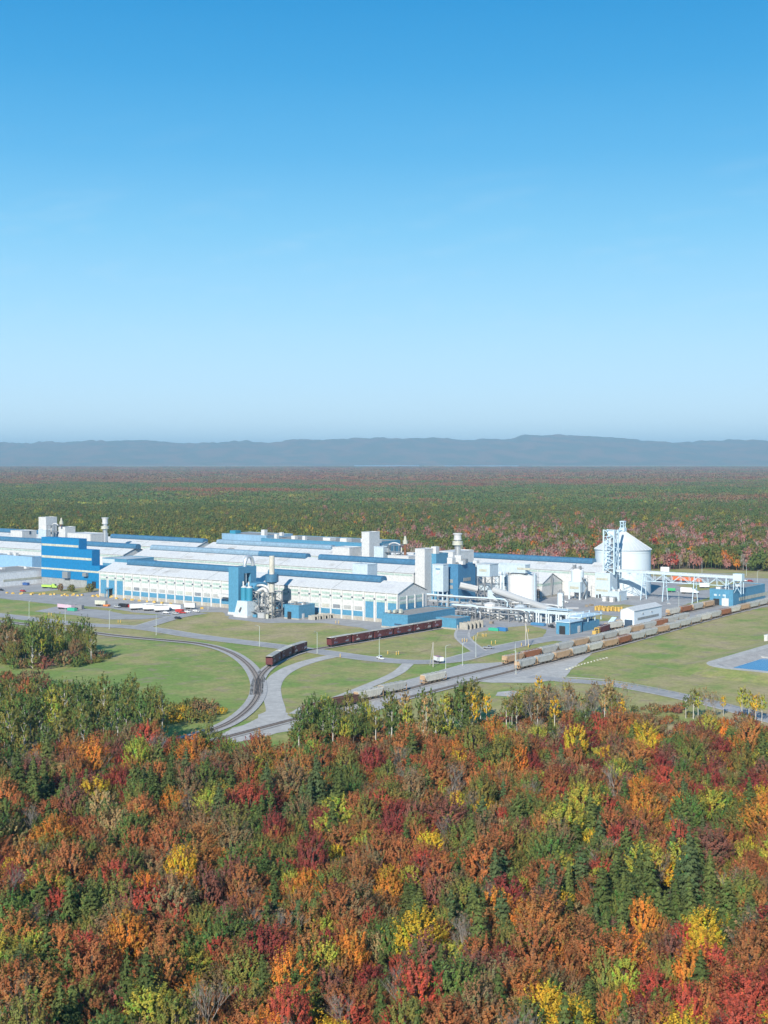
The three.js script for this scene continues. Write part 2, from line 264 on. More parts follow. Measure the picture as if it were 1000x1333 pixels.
const frontTrack = [[404, 200], [401.5, 110], [400.5, 40], [399.8, 8], [396, -60], [391.4, -130], [387.5, -228], [384, -330]], secondTrack = [[402, 330], [396, 234], [391, 155], [389, 94], [387, 20], [384.5, -55], [380.5, -120], [378, -165], [374, -310]], thirdTrack = [[389.5, 60], [379, 10], [370, -40], [366, -75], [365, -130], [364, -240]];
const spurTrack = [[351.2, 221.5], [335.3, 203.7], [322.9, 188.3], [311.9, 172.8], [300.6, 152.9], [292, 133.5], [287.3, 116.1], [287.5, 97.3], [288.1, 73.7], [288.1, 33.5], [288, 5.9], [287.4, -7.8]];
track('railway_track', frontTrack); track('railway_track', secondTrack); track('railway_track', thirdTrack);
track('railway_track', [[392, 311.7], [388.7, 292.6], [384.4, 274.2], [373.2, 251.9], [358, 229.3], [339.7, 207.5], [315.4, 183.6], [289.2, 161.6], [263.5, 144], [242, 133.7], [224.2, 129.6], [203.1, 131], [174.1, 134.2], [128.4, 132.6], [65.6, 131.8], [10.6, 130]], 7);
track('railway_track', spurTrack, 5.5);
// settling ponds with a gravel road on the bank
function ponds() {
  const g = new THREE.Group(); g.name = 'settling_pond'; g.userData.kind = 'structure'; scene.add(g);
  const X0 = 477, X1 = 640, Z0 = -70, Z1 = 45.5;                        // water
  const ring = (o0, y0, o1, y1, m, n) => {
    const R = (o, y) => { const r = 3 + o * 1.15, p = []; for (const [cx, cz, a0] of [[X1 + o - r, Z1 + o - r, 0], [X0 - o + r, Z1 + o - r, 90], [X0 - o + r, Z0 - o + r, 180], [X1 + o - r, Z0 - o + r, 270]]) for (let k = 0; k <= 6; k++) { const a = (a0 + k * 15) * Math.PI / 180; p.push([cx + r * Math.cos(a), y, cz + r * Math.sin(a)]); } return p; };
    const a = R(o0, y0), b = R(o1, y1), pos = [], uv = [], idx = [];
    for (const p of [...a, ...b]) { pos.push(...p); uv.push(p[0], p[2]); }
    const N = a.length; for (let k = 0; k < N; k++) { const l = (k + 1) % N; idx.push(k, N + k, l, l, N + k, N + l); }
    const geo = new THREE.BufferGeometry(); geo.setAttribute('position', new THREE.Float32BufferAttribute(pos, 3)); geo.setAttribute('uv', new THREE.Float32BufferAttribute(uv, 2)); geo.setIndex(idx); geo.computeVertexNormals(); return part(n, geo, m, g);
  };
  ring(0, .4, 7, 2.4, M.pit, 'bank'); ring(7, 2.4, 12, 2.4, M.gravel, 'bank_road'); ring(12, 2.4, 26, -.1, M.grass, 'bank');
  part('water', [bx(X0 - 1, X1, .3, .55, 4.5, Z1 + 1), bx(X0 - 1, X1, .3, .55, Z0, 2.5)], M.water, g); part('divider', bx(X0 - 2, X1, .3, 1.2, 2.5, 4.5), M.gravel, g);
}
ponds();
// bare sand dug up at the edge of the copse
sheet('sand_patch', [[212, 229.2], [206.7, 215.5], [218.6, 212.4], [225.7, 218.7], [223.2, 226.4], [221.3, 233.5]], .12, mat([.46, .32, .18], { map: plainTex, roughness: 1 }), .8);
// far water and fields on the plain
{ const strip = (n, d0, d1, a, b, m) => { const P = (d, s) => toWorld(d, s * d); sheet(n, [P(d0, a), P(d0, (a + b) / 2), P(d0, b), P(d1, b), P(d1, (a + b) / 2), P(d1, a)], 1.5, m); };
  strip('lake', 15900, 18600, -.022, .026, M.lake); strip('lake', 16000, 18000, .045, .10, M.lake);
  const hay = mat([.34, .34, .22], { roughness: 1 }), pasture = mat([.17, .22, .09], { roughness: 1 });
  strip('far_field', 15800, 17600, .11, .24, hay); strip('far_field', 15900, 18400, .235, .30, pasture); strip('far_field', 16200, 17800, .03, .045, hay); strip('far_field', 16000, 17400, -.2, -.06, hay); }

// ------------------------------------------------------------------ the long halls
const patchA = mat([.60, .60, .59], { map: sidingTex, roughness: .6 }), patchB = mat([.66, .67, .69], { map: sidingTex, roughness: .5 });
function hall({ name = 'factory_hall', label, group, x0, x1, zf, w = 28.5, eave = 17.4, ridge = 22.4, monitors = [], band = true, wall = M.white, roofMat = M.whiteRoof, seams = 52 }) {
  const L = x1 - x0, g = thing(name, label, 'factory hall', group, x0, 0, zf);
  part('wall', prismX([[0, 0], [0, eave - .3], [-w / 2, ridge - .3], [-w, eave - .3], [-w, 0]], 0, L), wall, g);
  const roof = part('roof', prismX([[.7, eave - .25], [-w / 2, ridge + .15], [-w - .7, eave - .25], [-w - .7, eave - .05], [-w / 2, ridge + .4], [.7, eave - .05]], -.6, L + .6), roofMat, g);
  for (let x = seams; x < L - 10; x += seams) part('seam', [quad([x, eave + .02, .75], [x + .35, eave + .02, .75], [x + .35, ridge + .47, -w / 2], [x, ridge + .47, -w / 2])], M.louvre, roof);
  const RP = rng(Math.round(x0 * 3 + L)); for (let k = 0; k < L / 30; k++) { const x = RP() * (L - 14) + 2, a = .08 + RP() * .5, b = a + .12 + RP() * .25, wd = 3 + RP() * 8, P = (t, q) => [q, lerp(eave, ridge + .42, t) + .04, lerp(.7, -w / 2, t)]; part('roof_patch', quad(P(a, x), P(a, x + wd), P(b, x + wd), P(b, x)), [patchA, patchB][k % 2], roof); }
  for (const [a, b, m] of monitors) {
    const k = -w / 2, y = ridge;
    const v = part('ridge_vent', prismX([[k + 2.7, y - .9], [k + 3.1, y + 1.1], [k + 2.3, y + 2.5], [k + .8, y + 3], [k - .8, y + 3], [k - 2.3, y + 2.5], [k - 3.1, y + 1.1], [k - 2.7, y - .9]], a - x0, b - x0), m ?? M.monitorBlue, g);
    part('vent_lip', prismX([[k + 2.9, y - 1.15], [k + 3.4, y - .9], [k + 3.4, y - .6], [k + 2.9, y - .5]], a - x0, b - x0), M.slate, v);
  }
  if (band) for (let x = 1; x < L - 2; x += 26) part('green_wall_panel', bx(x, Math.min(L - 1, x + 25.4), eave - 2.2, eave - 1, 0, .12), M.green, g);
  return g;
}
const hallA = hall({ label: 'long white hall with blue ground-floor band and green window strips facing the field', x0: 0, x1: 257, zf: 0, monitors: [[15, 118], [146, 236]], band: false });
{ const bay = 8.29, n = 31, g = hallA;
  const pGeo = bx(-.55, .55, 0, 17, 0, .5), gGeo = bx(0, 6.1, 0, 1.25, 0, .16), lGeo = bx(0, 5.3, 0, 1.9, 0, .14), slat = bx(0, 5.3, 0, .16, .14, .22), lampG = bx(-.45, .45, -.35, .35, 0, .6), doorG = bx(0, 5.9, 0, 9.4, 0, .2), bandG = bx(0, 8.24, 0, 3, 0, .22), baseG = bx(0, 8.29, 0, 2.1, 0, .35);
  const put = (name, geo, m, x, y, z = 0) => { const q = part(name, geo, m, g); q.position.set(x, y, z); return q; };
  for (let k = 0; k < n; k++) {
    const x = k * bay, tall = k < 3 || k > 27, blocked = k > 16 && k < 22;
    if (k) put('pilaster', pGeo, M.white, x, 0); put('plinth', baseG, M.concrete, x, 0);
    put('green_wall_panel', gGeo, M.green, x + 1.1, 14.1); put('green_wall_panel', gGeo, M.green, x + 1.1, 11.6); if (k) put('wall_lamp', lampG, M.slate, x, 13.4, .5);
    if (tall) put('tall_blue_panel', doorG, M.blue, x + 1.2, 2.1); else {
      const l = put('louvre', lGeo, [M.louvre, M.louvre, M.slate, M.louvre, M.strip, M.louvre, M.green][(k * 5 + 3) % 7], x + 1.5, 6.2); for (let s = 0; s < 3; s++) { const q = part('slat', slat, M.white, l); q.position.y = .3 + s * .55; }
      put('blue_wall_panel', bandG, M.blue, x + .02, 2.4);
    }
  }
  put('corner_trim', bx(-.1, .7, 0, 17, 0, .45), M.white, 0, 0); put('corner_trim', bx(-.7, .1, 0, 17, 0, .45), M.white, 257, 0);
  for (let k = 0; k < 3; k++) { const z = -4.6 - k * 8; put('tall_blue_panel', bx(0, .2, 2, 10.8, -2.8, 2.8), M.blue, 257, 0, z); put('green_wall_panel', bx(0, .16, 11.1, 12.4, -2.9, 2.9), M.green, 257, 0, z); put('green_wall_panel', bx(0, .16, 13.8, 15.1, -2.9, 2.9), M.green, 257, 0, z); put('pilaster', bx(0, .5, 0, 15.6, -4.4, -3.6), M.white, 257, 0, z); }
  put('plinth', bx(0, .35, 0, 2, -28.4, -.1), M.concrete, 257, 0);
  const d = put('entrance_canopy', [bx(8.2, 14, 6, 6.5, 0, 4), bx(9, 9.5, 0, 6, 3, 3.5), bx(12.5, 13, 0, 6, 3, 3.5)], M.blue, 0, 0); part('doorway', bx(9.2, 13.4, 0, 5.2, .3, .6), M.dark, d);
  put('wall_duct', [bx(119, 143, 7.6, 9.2, 0, 6), bx(131, 133.5, 0, 7.6, 2, 5)], M.white, 0, 0);
}
hall({ label: 'second white hall with long blue roof vents behind the front hall', x0: -94, x1: 183, zf: -117, monitors: [[-88, 30, mat([.24, .37, .50], { map: plainTex })], [30, 77], [89, 178]] });
hall({ label: 'white hall with blue roof vent behind the bright blue office block', x0: -430, x1: -106, zf: -116, monitors: [[-426, -104]] });
hall({ label: 'rear white hall with broad roof left of the slim white tower', x0: -104, x1: 150, zf: -203, monitors: [[-98, 30, mat([.24, .37, .50], { map: plainTex })]] });
hall({ label: 'rearmost white hall against the yellow woods with unbroken blue roof vent', x0: -440, x1: -114, zf: -203, monitors: [[-436, -246], [-234, -114]] });
hall({ label: 'white hall ending beside the great storage silo, blue vent on its roof', x0: 152, x1: 284, zf: -200, monitors: [[156, 268]] });
hall({ name: 'cross_building', label: 'blue connecting building with shallow roof between two white halls', x0: -130, x1: -112, zf: -146, w: 60, eave: 15, ridge: 17, band: false, wall: M.blue, roofMat: M.paleRoof, seams: 999 });
hall({ name: 'cross_building', label: 'blue connecting building with pale roof joining the rear halls', x0: -112, x1: -98, zf: -232, w: 40, eave: 18, ridge: 20, band: false, wall: M.blue, roofMat: M.paleRoof, seams: 999 });
function block(name, label, x0, x1, z0, z1, h, wall, roof, o = {}) {          // flat-roofed building with parapet
  const g = thing(name, label, o.category ?? 'building', o.group, x0, o.y ?? 0, z1), w = x1 - x0, d = z1 - z0;
  part('wall', bx(0, w, 0, h, -d, 0), wall, g);
  const r = part('roof', bx(.35, w - .35, h - .3, h + .12, -d + .35, -.35), roof, g);
  part('parapet', [bx(-.1, w + .1, h - .2, h + .45, -.3, .1), bx(-.1, w + .1, h - .2, h + .45, -d - .1, -d + .3), bx(-.1, .3, h - .2, h + .45, -d + .3, -.3), bx(w - .3, w + .1, h - .2, h + .45, -d + .3, -.3)], o.trim ?? wall, g);
  if (o.base) part('base', bx(-.12, w + .12, 0, o.base, -d - .12, .12), M.concrete, g);
  for (const [a, b, c, e] of o.front ?? []) part('wall_strip', bx(a, b, c, e, 0, .15), o.strip ?? M.strip, g);
  for (const [a, b, c, e] of o.side ?? []) part('wall_strip', bx(w, w + .15, c, e, -b, -a), o.strip ?? M.strip, g);
  for (const [a, b, hh] of o.doors ?? []) part('door', bx(a, b, 0, hh, 0, .18), M.dark, g);
  for (const [a, b, hh, m] of o.sideDoors ?? []) part('door', bx(w, w + .18, 0, hh, -b, -a), m ?? M.dark, g);
  for (const [a, c, s, hh, m] of o.units ?? []) part('roof_unit', bx(a, a + s, h + .1, h + hh, -c - s, -c), m ?? M.white, r);
  return g;
}
// offices and workshops at the west end
{ const g = thing('office_block', 'bright blue stepped office block with pale stripes', 'building', null, -105.8, 0, -34);
  part('wall', prism([[0, 5.4], [66.5, 5.4], [66.5, 16.6], [58, 16.6], [58, 28], [43.4, 28], [43.4, 35.6], [0, 35.6]], -7.4, 0), M.vividBlue, g);
  part('ground_floor', bx(.2, 52, 0, 5.4, -7, -.3), M.louvre, g); part('ground_floor', bx(52, 66.3, 0, 5.4, -7, -.2), M.vividBlue, g);
  for (const [a, b, y0, y1] of [[.5, 42.8, 29.2, 30.8], [.5, 57.4, 20.2, 21.9], [0, 66.4, 11.4, 12.8]]) part('stripe', bx(a, b, y0, y1, 0, .15), M.cream, g);
  part('wall_unit', bx(28, 34, 6.2, 11, .15, 3), M.steel, g); part('wall_unit', bx(50, 54, 8.5, 11, .15, 2.5), M.steel, g); part('doorway', bx(58, 62, 0, 5, -.2, .2), M.dark, g);
 }
block('flat_workshop', 'slate-walled flat workshop roof between the blue office block and front hall', -46, -12, -112, -45, 13, M.slate, M.greyRoof, { units: [[6, 8, 3, 3, M.slate], [9, 12, 2, 4.5, M.slate], [18, 6, 4, 2]] });
block('workshop', 'white-grey low workshop with beige stripe beside the car park', -150, -109.5, -46.5, 20, 10.3, mat([.80, .82, .84], { map: sidingTex }), M.greyRoof, { trim: M.white, side: [[22, 60, 3.6, 5.2]], sideDoors: [[8, 11, 4.5], [14, 17, 4.5]], units: [[4, 4, 3, 1.6], [6, 20, 3.5, 1.6], [12, 40, 3, 1.4], [22, 55, 3, 1.6]], strip: M.strip });
block('annex', 'pale blue flat annex behind the white-grey workshop', -315.8, -175.6, -89.3, -80, 14.3, mat([.26, .47, .68], { map: sidingTex }), M.greyRoof, { units: [[60, 4, 2, 2.5], [75, 5, 2, 3.5], [90, 3, 1.4, 8], [100, 6, 3, 2], [112, 3, 3, 2.4]] });
block('connecting_block', 'blue block with pale upper floor between the white halls', -94, -66, -112, -84, 17, M.blue, M.paleRoof, { front: [[.3, 14, 13.5, 16.8]], strip: M.pale });
block('flat_roof_building', 'pale blue roof-top block above the flat grey rear roofs', -130.9, -76.9, -290, -255, 27.2, mat([.25, .43, .60], { map: sidingTex }), M.greyRoof, { units: [[4, 6, 7, 3, M.teal], [44, 4, 4, 5], [62, 8, 3, 3]] });
block('flat_roof_building', 'long flat grey roof with white air units before the red woods', -78.6, 35.8, -300, -250, 25.2, M.blue, M.greyRoof, { units: [[10, 6, 3, 4], [28, 8, 4, 3], [44, 4, 3, 3.5], [62, 10, 8, 2.6], [84, 6, 7, 3], [100, 14, 3, 2.5], [116, 8, 6, 3]] });
// roof boxes and towers above the halls
block('filter_box', 'white roof box with dark door above the western hall', -295.9, -279.3, -166, -150, 29.1, M.white, M.whiteRoof, { category: 'roof plant', side: [[8, 10, 26, 29]], strip: M.slate });
block('filter_tower', 'square white tower on the western roofs', -312.9, -302.1, -208, -195, 39.3, M.white, M.whiteRoof, { category: 'tower' });
block('filter_tower', 'slim white tower rising from the rear halls before red trees', 76.7, 84.2, -208, -195, 38.1, M.white, M.whiteRoof, { category: 'tower' });
block('filter_tower', 'tall white slab tower at the end of the second hall', 187.9, 195.8, -124, -112, 34.1, M.white, M.whiteRoof, { category: 'tower' });
block('filter_box', 'pale blue box under the square western tower', -307.1, -295.9, -199, -190, 27.9, M.pale, M.paleRoof, { category: 'roof plant' });
block('filter_box', 'small white cabin on the western roofs with dark window', -277, -268.3, -202, -190, 31.4, M.white, M.whiteRoof, { category: 'roof plant', front: [[3, 5, 30, 33]], strip: M.slate });
block('filter_box', 'broad white box with pitched lid behind the blue office block', -234.6, -203.5, -185, -165, 28.2, M.white, M.whiteRoof, { category: 'roof plant' });
block('filter_box', 'white box with vertical seams on the middle rear roof', 51.7, 68.6, -205, -190, 25.8, M.white, M.whiteRoof, { category: 'roof plant' });
block('filter_box', 'pale blue box below the slim white tower', 95.7, 104.5, -196, -186, 28, M.pale, M.paleRoof, { category: 'roof plant' });
block('filter_box', 'low white roof box with square end behind the second hall', 113.4, 132.6, -196, -180, 22.6, M.white, M.whiteRoof, { category: 'roof plant' });
block('roof_cabin', 'pale blue roof cabin behind the front hall ridge', 190, 202, -52, -42, 28.5, M.pale, M.paleRoof, { category: 'roof plant' });
// steel platforms with ducts on the roofs
function platform(label, x, z, w, d, y0, y1, chimney) {
  const g = thing('roof_platform', label, 'steel platform', null, x, 0, z), n = 3;
  for (let i = 0; i <= n; i++) for (const k of [0, -d]) part('column', bar([w * i / n, y0, k], [w * i / n, y1, k], .25, 5), M.steel, g);
  for (const y of [lerp(y0, y1, .45), y1]) { part('deck', bx(-.5, w + .5, y - .2, y, -d - .5, .5), M.steel, g); part('handrail', [bar([-.5, y + 1.1, .5], [w + .5, y + 1.1, .5], .08, 4), bar([w + .5, y + 1.1, .5], [w + .5, y + 1.1, -d - .5], .08, 4)], M.steel, g); }
  part('duct', tube([[1, y0, -d / 2], [1, y1 - 1, -d / 2], [w * .5, y1 + 1.5, -d / 2], [w - 1, y1 - 1, -d / 2], [w - 1, y0, -d / 2]], .5), M.white, g);
  if (chimney) { part('chimney', cyl(w + 3, y0 - 4, y1 + 1, -d / 2, 1.1, 1, 12), M.rust, g); part('chimney_head', [cyl(w + 3, y1 + 1, y1 + 3.6, -d / 2, 1.9, 1.9, 12), cyl(w + 3, y1 + 3.6, y1 + 7, -d / 2, 1.2, .7, 12)], M.strip, g); }
  return g;
}
platform('steel duct platform with cream-topped chimney beside the slim white tower', 103.7, -188, 14, 8, 20, 30, true);
platform('steel duct platform with rust chimney on the western roofs', -291.1, -188, 12, 8, 22, 33, true);
// chimneys
function stack(label, x, z, y0, h, r, m = M.silver) {
  const g = thing('chimney_stack', label, 'chimney', null, x, y0, z); h -= y0;
  part('shaft', cyl(0, 0, h, 0, r, r * .92, 24), m, g);
  part('platform', [cyl(0, h * .72, h * .72 + .35, 0, r * 1.75, r * 1.75, 20), cyl(0, h * .72 + .35, h * .72 + 2.6, 0, r * 1.62, r * 1.62, 20)], M.cream, g);
  part('crown', [cyl(0, h * .86, h * .88, 0, r * 1.35, r * 1.35, 20), cyl(0, h, h + .8, 0, r * 1.45, r * 1.45, 20), cyl(0, h * .88, h, 0, r * 1.15, r * 1.15, 20)], M.white, g);
  for (let k = 0; k < 4; k++) { const a = k * Math.PI / 2 + .5; part('stay', bar([Math.cos(a) * r * 2.6, 0, Math.sin(a) * r * 2.6], [Math.cos(a) * r, h * .4, Math.sin(a) * r], .18, 5), M.steel, g); }
  part('ladder', [bar([-.3, 0, r + .3], [-.3, h, r + .2], .07, 4), bar([.3, 0, r + .3], [.3, h, r + .2], .07, 4)], M.steel, g);
  return g;
}
stack('silver chimney with ring platform behind the blue office block', -187.8, -168, 10, 42.6, 2.1);
stack('silver chimney with ring platform above the blue process tower', 218.4, -118, 20, 44.8, 2.1);
// scrubber in front of the long hall
{ const g = thing('scrubber_tower', 'tall blue scrubber tower with silver U-bend pipe before the front hall', 'scrubber', null, 155, 25);
  g.position.set(g.position.x, 0, g.position.y); const w = 8.2, d = 16, h = 29;
  part('wall', [bx(-w, 0, 0, h, -5, 0), bx(-w, 0, 0, h, -d, -11), bx(-w, -w + 2.5, 0, h, -11, -5), bx(-w, 0, h - 4, h, -11, -5)], M.blue, g); part('base', bx(-w - .3, .3, 0, 1.6, -d - .3, .3), M.white, g);
  const bend = part('pipe', tube([[-2, 3, -8], [-2, h - 6, -8], [-2, h + 2, -8], [-2, h + 5.5, -9.6], [-2, h + 6, -11.5], [-2, h + 5, -13.6], [-2, h + 1.5, -15], [-2, h - 6, -15]], 1.15, 12, 48), M.silver, g);
  part('pipe_flange', cyl(-2, h - .3, h + .4, -15, 1.6, 1.6, 14), M.steel, bend); }
{ const g = thing('dust_silo', 'pale blue tapered hopper with two teal tanks on top', 'silo', null, 0, 0, 0); const [cx, cz] = [163.1, 31.2]; g.position.set(cx, 0, cz - 5);
  const f = (y, a) => [[-a, y, a], [a, y, a], [a, y, -a], [-a, y, -a]]; const b = f(1.2, 5.4), t = f(9.6, 4);
  part('hopper', [0, 1, 2, 3].map((k) => quad(b[k], b[(k + 1) % 4], t[(k + 1) % 4], t[k])).concat(quad(...t)), M.pale, g); part('base', bx(-5.7, 5.7, 0, 1.2, -5.7, 5.7), M.white, g);
  for (const s of [-1, 1]) { const k = part('tank', cyl(s * 2.2, 9.6, 17.4, 0, 2.05, 2.05, 18), M.teal, g); part('tank_lid', [cyl(s * 2.2, 17.4, 18.4, 0, 2.05, .8, 18), cyl(s * 2.2 - .6, 18.4, 21, 0, .5, .5, 8)], M.white, k); }
  part('discharge_pipe', bar([0, 6, 5], [-.6, 3.4, 6.3], .45, 8), M.darkSteel, g); }
{ const g = thing('scrubber_house', 'blue scrubber house with rounded top beside the twin teal tanks', 'building', null, 0, 0, 0); const [cx, cz] = [165.3, 22.2]; g.position.set(cx, 0, cz);
  part('wall', prismX([[0, 0], [0, 17], [-2.5, 19.5], [-12, 19.5], [-12, 0]], -8, 0), M.blue, g); part('duct', tube([[-.5, 18, -3], [4, 18.6, -3], [8, 17, -4], [9, 12, -5], [9, 3, -5]], .7), M.white, g);
  part('screw_conveyor', bar([-6.5, 6, 1], [-.5, 1, 3.4], .6, 8), M.pipe, g); }
{ const g = thing('exhaust_stack', 'slim cream exhaust stack with blue collar in front of the hall', 'chimney', null, 0, 0, 0); const [cx, cz] = [179.1, 21.5]; g.position.set(cx, 0, cz);
  part('shaft', cyl(0, 0, 36.9, 0, 1.75, 1.6, 18), mat([.62, .60, .55], { map: plainTex }), g); part('collar', [cyl(0, 21.5, 26, 0, 4, 4, 8), cyl(0, 20.5, 21.5, 0, 2.4, 4, 8)], M.monitorBlue, g);
  part('test_platform', [cyl(0, 14, 14.3, 0, 3.2, 3.2, 12), cyl(0, 15.2, 15.35, 0, 3.1, 3.1, 12)], M.steel, g); }
function frameTower(name, label, x, z, w, d, levels, n, m, o = {}) {
  const g = thing(name, label, 'steel frame', o.group, x, o.y ?? 0, z), H = levels[levels.length - 1];
  for (let i = 0; i <= n; i++) for (const k of [0, -d]) part('column', bx(w * i / n - .28, w * i / n + .28, 0, H, k - .28, k + .28), m, g);
  for (const y of levels) part('deck', [bx(-.4, w + .4, y - .35, y, -.4, .4), bx(-.4, w + .4, y - .35, y, -d - .4, -d + .4), bx(-.4, .4, y - .35, y, -d + .4, -.4), bx(w - .4, w + .4, y - .35, y, -d + .4, -.4), ...(o.open ? [] : [bx(.4, w - .4, y - .2, y - .05, -d + .4, -.4)])], m, g);
  let p = 0; for (const y of levels) { for (let i = 0; i < n; i++) part('brace', [bar([w * i / n, p, 0], [w * (i + 1) / n, y - .3, 0], .16, 4), bar([w * (i + 1) / n, p, 0], [w * i / n, y - .3, 0], .16, 4)], m, g); part('brace', [bar([w, p, 0], [w, y - .3, -d], .16, 4), bar([w, p, -d], [w, y - .3, 0], .16, 4)], m, g); p = y; }
  return g;
}
{ const g = frameTower('fan_platform', 'open steel fan platform with ducts round the exhaust stack', 160.5, 25, 22, 9, [4.5, 10, 15.5], 4, M.steel, { open: true });
  part('duct', tube([[2, 2, -4], [3, 9, -4], [6, 14, -4], [11, 16.5, -5], [14, 12, -6]], 1.1), M.white, g); part('duct', tube([[6, 1, -2], [8, 6, -2], [12, 7, -3], [17, 6, -4], [20, 2, -4]], .9), M.pipe, g); part('duct', tube([[8, 0, -7], [8, 13, -7], [10, 16.8, -7], [12, 13, -7], [12, 0, -7]], 1), M.white, g);
  part('fan_housing', [cyl(4, 0, 3.4, 2.6, 1.8, 1.8, 14), bx(14, 19, .2, 3.2, 1, 4)], M.pipe, g); part('motor', bx(9, 12, .2, 1.8, 1.2, 3), M.blue, g); part('walkway', bx(2, 22, 3.3, 3.6, 1, 3), M.steel, g); part('drum', cyl(20, 0, 2.6, 2, .9, .9, 12), M.cream, g); }
block('equipment_house', 'low blue equipment house with flat roof by the exhaust stack', 188.2, 199.4, 5.8, 20.5, 8.1, M.blue, M.greyRoof, { base: .8, units: [[3, 5, 1.5, 1.6, M.steel], [6, 9, 1.5, 1.4, M.steel], [10, 4, 1.2, 1.5]], sideDoors: [[3, 5, 3.4, M.white]], doors: [[2.5, 5.5, 4.4]] });
block('equipment_house', 'tall narrow blue house behind the low equipment house', 180.5, 190.4, -13.2, -7, 14.7, M.blue, M.monitorBlue, { sideDoors: [[3, 11, 5.5]] });
{ for (let k = 0; k < 4; k++) { const b = thing('concrete_bay', 'small concrete bay standing beside the low blue equipment house', 'concrete bay', 'bays by the equipment house', 203 + k * .6, 0, 16 - k * 4.2); part('wall', [bx(0, 5, 0, 2.6, -.4, 0), bx(0, 5, 0, 2.6, -3.4, -3)], M.concrete, b); part('bin', bx(.6, 4, .1, 1.7, -2.8, -.6), M.dark, b); } }

// ------------------------------------------------------------------ low blue buildings and the process tower
{ const g = block('pump_house', 'long low blue building with grey roof beside the brown boxcars', 259.6, 277.8, -27.7, 18.8, 7.7, M.blue, M.greyRoof, { base: 1, front: [[9, 14, 2.2, 2.9]], strip: M.slate });
  for (const [x, z] of [[2.5, 4], [4, 8], [5.5, 5], [7, 9], [4.5, 12], [9, 6]]) part('roof_vent', bx(x - .8, x + .8, 8.2, 9.6, -z - .8, -z + .8), M.cream, g); }
{ const g = block('substation', 'small pale-roofed blue substation with four transformer bays', 285.6, 299.2, -11.6, 2.5, 5.8, M.blue, M.greyRoof, { base: .9, sideDoors: [[.8, 1.8, 2.6, M.white]] });
  for (let k = 0; k < 5; k++) part('bay_wall', bx(14.2, 19.6, 0, 4, -18.4 + k * 3.9, -17.9 + k * 3.9), M.concrete, g); for (let k = 0; k < 4; k++) part('transformer', [bx(15, 18.4, .2, 2.9, -17 + k * 3.9, -15.1 + k * 3.9), cyl(16, 2.9, 4.2, -16 + k * 3.9, .2, .2, 6), cyl(17.2, 2.9, 4.2, -16 + k * 3.9, .2, .2, 6)], M.darkSteel, g); }
{ const x1 = 235, z1 = -94, xl = 219.7, zr = -114, h = 26.8;
  const g = block('process_tower', 'dark blue process tower with grey window bands', xl, x1, zr, z1, h, mat([.06, .22, .40], { map: sidingTex }), M.greyRoof, { units: [[4, 4, 4, 4], [10, 12, 3, 3, M.steel], [14, 3, 3, 2.4], [3, 14, 5, 5], [16, 16, 3, 2]] });
  const w = x1 - xl, d = z1 - zr;
  for (const y of [h - 10.5, h - 14.4, h - 20]) { part('window_band', bx(w - 8.4, w - 4, y - 1.1, y + 1.1, 0, .15), M.louvre, g); }
  for (const y of [h - 9.8, h - 14]) part('window_band', bx(w, w + .15, y - 1.1, y + 1.1, -d * .72, -d * .3), M.louvre, g); }
{ const z1 = -84, x1 = 230.3, x0 = 221.9, z0 = -90, g = thing('silo_house', 'pale blue box house raised on steel legs against the dark blue tower', 'building', null, x0, 0, z1), w = x1 - x0, d = z1 - z0, b = 10.1, t = 27.1;
  part('wall', bx(0, w, b, t, -d, 0), M.pale, g); part('roof', bx(-.2, w + .2, t, t + .4, -d - .2, .2), M.paleRoof, g); for (const x of [.6, w / 2, w - .6]) for (const z of [-.6, -d + .6]) part('leg', bx(x - .35, x + .35, 0, b, z - .35, z + .35), M.pale, g);
  part('sign', bx(3, 5.6, b + 11, b + 13.4, 0, .12), M.white, g); part('sign', bx(2.6, 6, b + 14, b + 14.8, 0, .12), M.blue, g); }
block('blue_annex', 'narrow blue annex with pipes beside the white slab tower', 192, 199.6, -134, -120, 30.6, M.blue, M.greyRoof, { units: [[2, 2, 4, 5]] });
block('filter_house', 'broad white roof house behind the dark blue tower', 179.9, 192.8, -176, -150, 30, M.white, M.whiteRoof, { category: 'roof plant' });
{ const g = block('filter_house', 'pale blue raised room on posts beside the transfer tower', 242, 263.2, -136, -130, 5.2, M.pale, M.paleRoof, { category: 'raised room', y: 20.5, front: [[15, 25, 2.2, 3.6]] }); for (let k = 0; k < 6; k++) part('post', bx(k * 5 + .2, k * 5 + .6, -20.5, 0, -5, -4.6), M.paleSteel, g); }
// transfer tower: steel frame with pale blue rooms
{ const x = 246, z = -100, g = frameTower('transfer_tower', 'open steel transfer tower carrying pale blue rooms between tanks and process tower', x, z, 10.5, 9, [5, 10, 15, 20], 2, M.steel, { open: true });
  part('upper_room', bx(-.3, 9.5, 20, 27.6, -9.5, .3), M.pale, g); part('room_roof', bx(-.6, 9.8, 27.6, 28, -9.8, .6), M.paleRoof, g); part('window_band', bx(1.5, 7, 23, 24.6, .3, .42), M.strip, g);
  part('middle_room', bx(.6, 7.4, 11, 14.6, -8.5, -.7), M.pale, g); part('lower_room', bx(8.5, 14.5, 4.6, 11.6, -5.5, 1.5), M.pale, g); part('leg', bx(9, 9.5, 0, 4.6, .6, 1.1), M.steel, g); part('leg', bx(13.6, 14.1, 0, 4.6, .6, 1.1), M.steel, g); part('chute', bar([4, 4, .5], [10, 6, 0], .8, 8), M.pipe, g); }
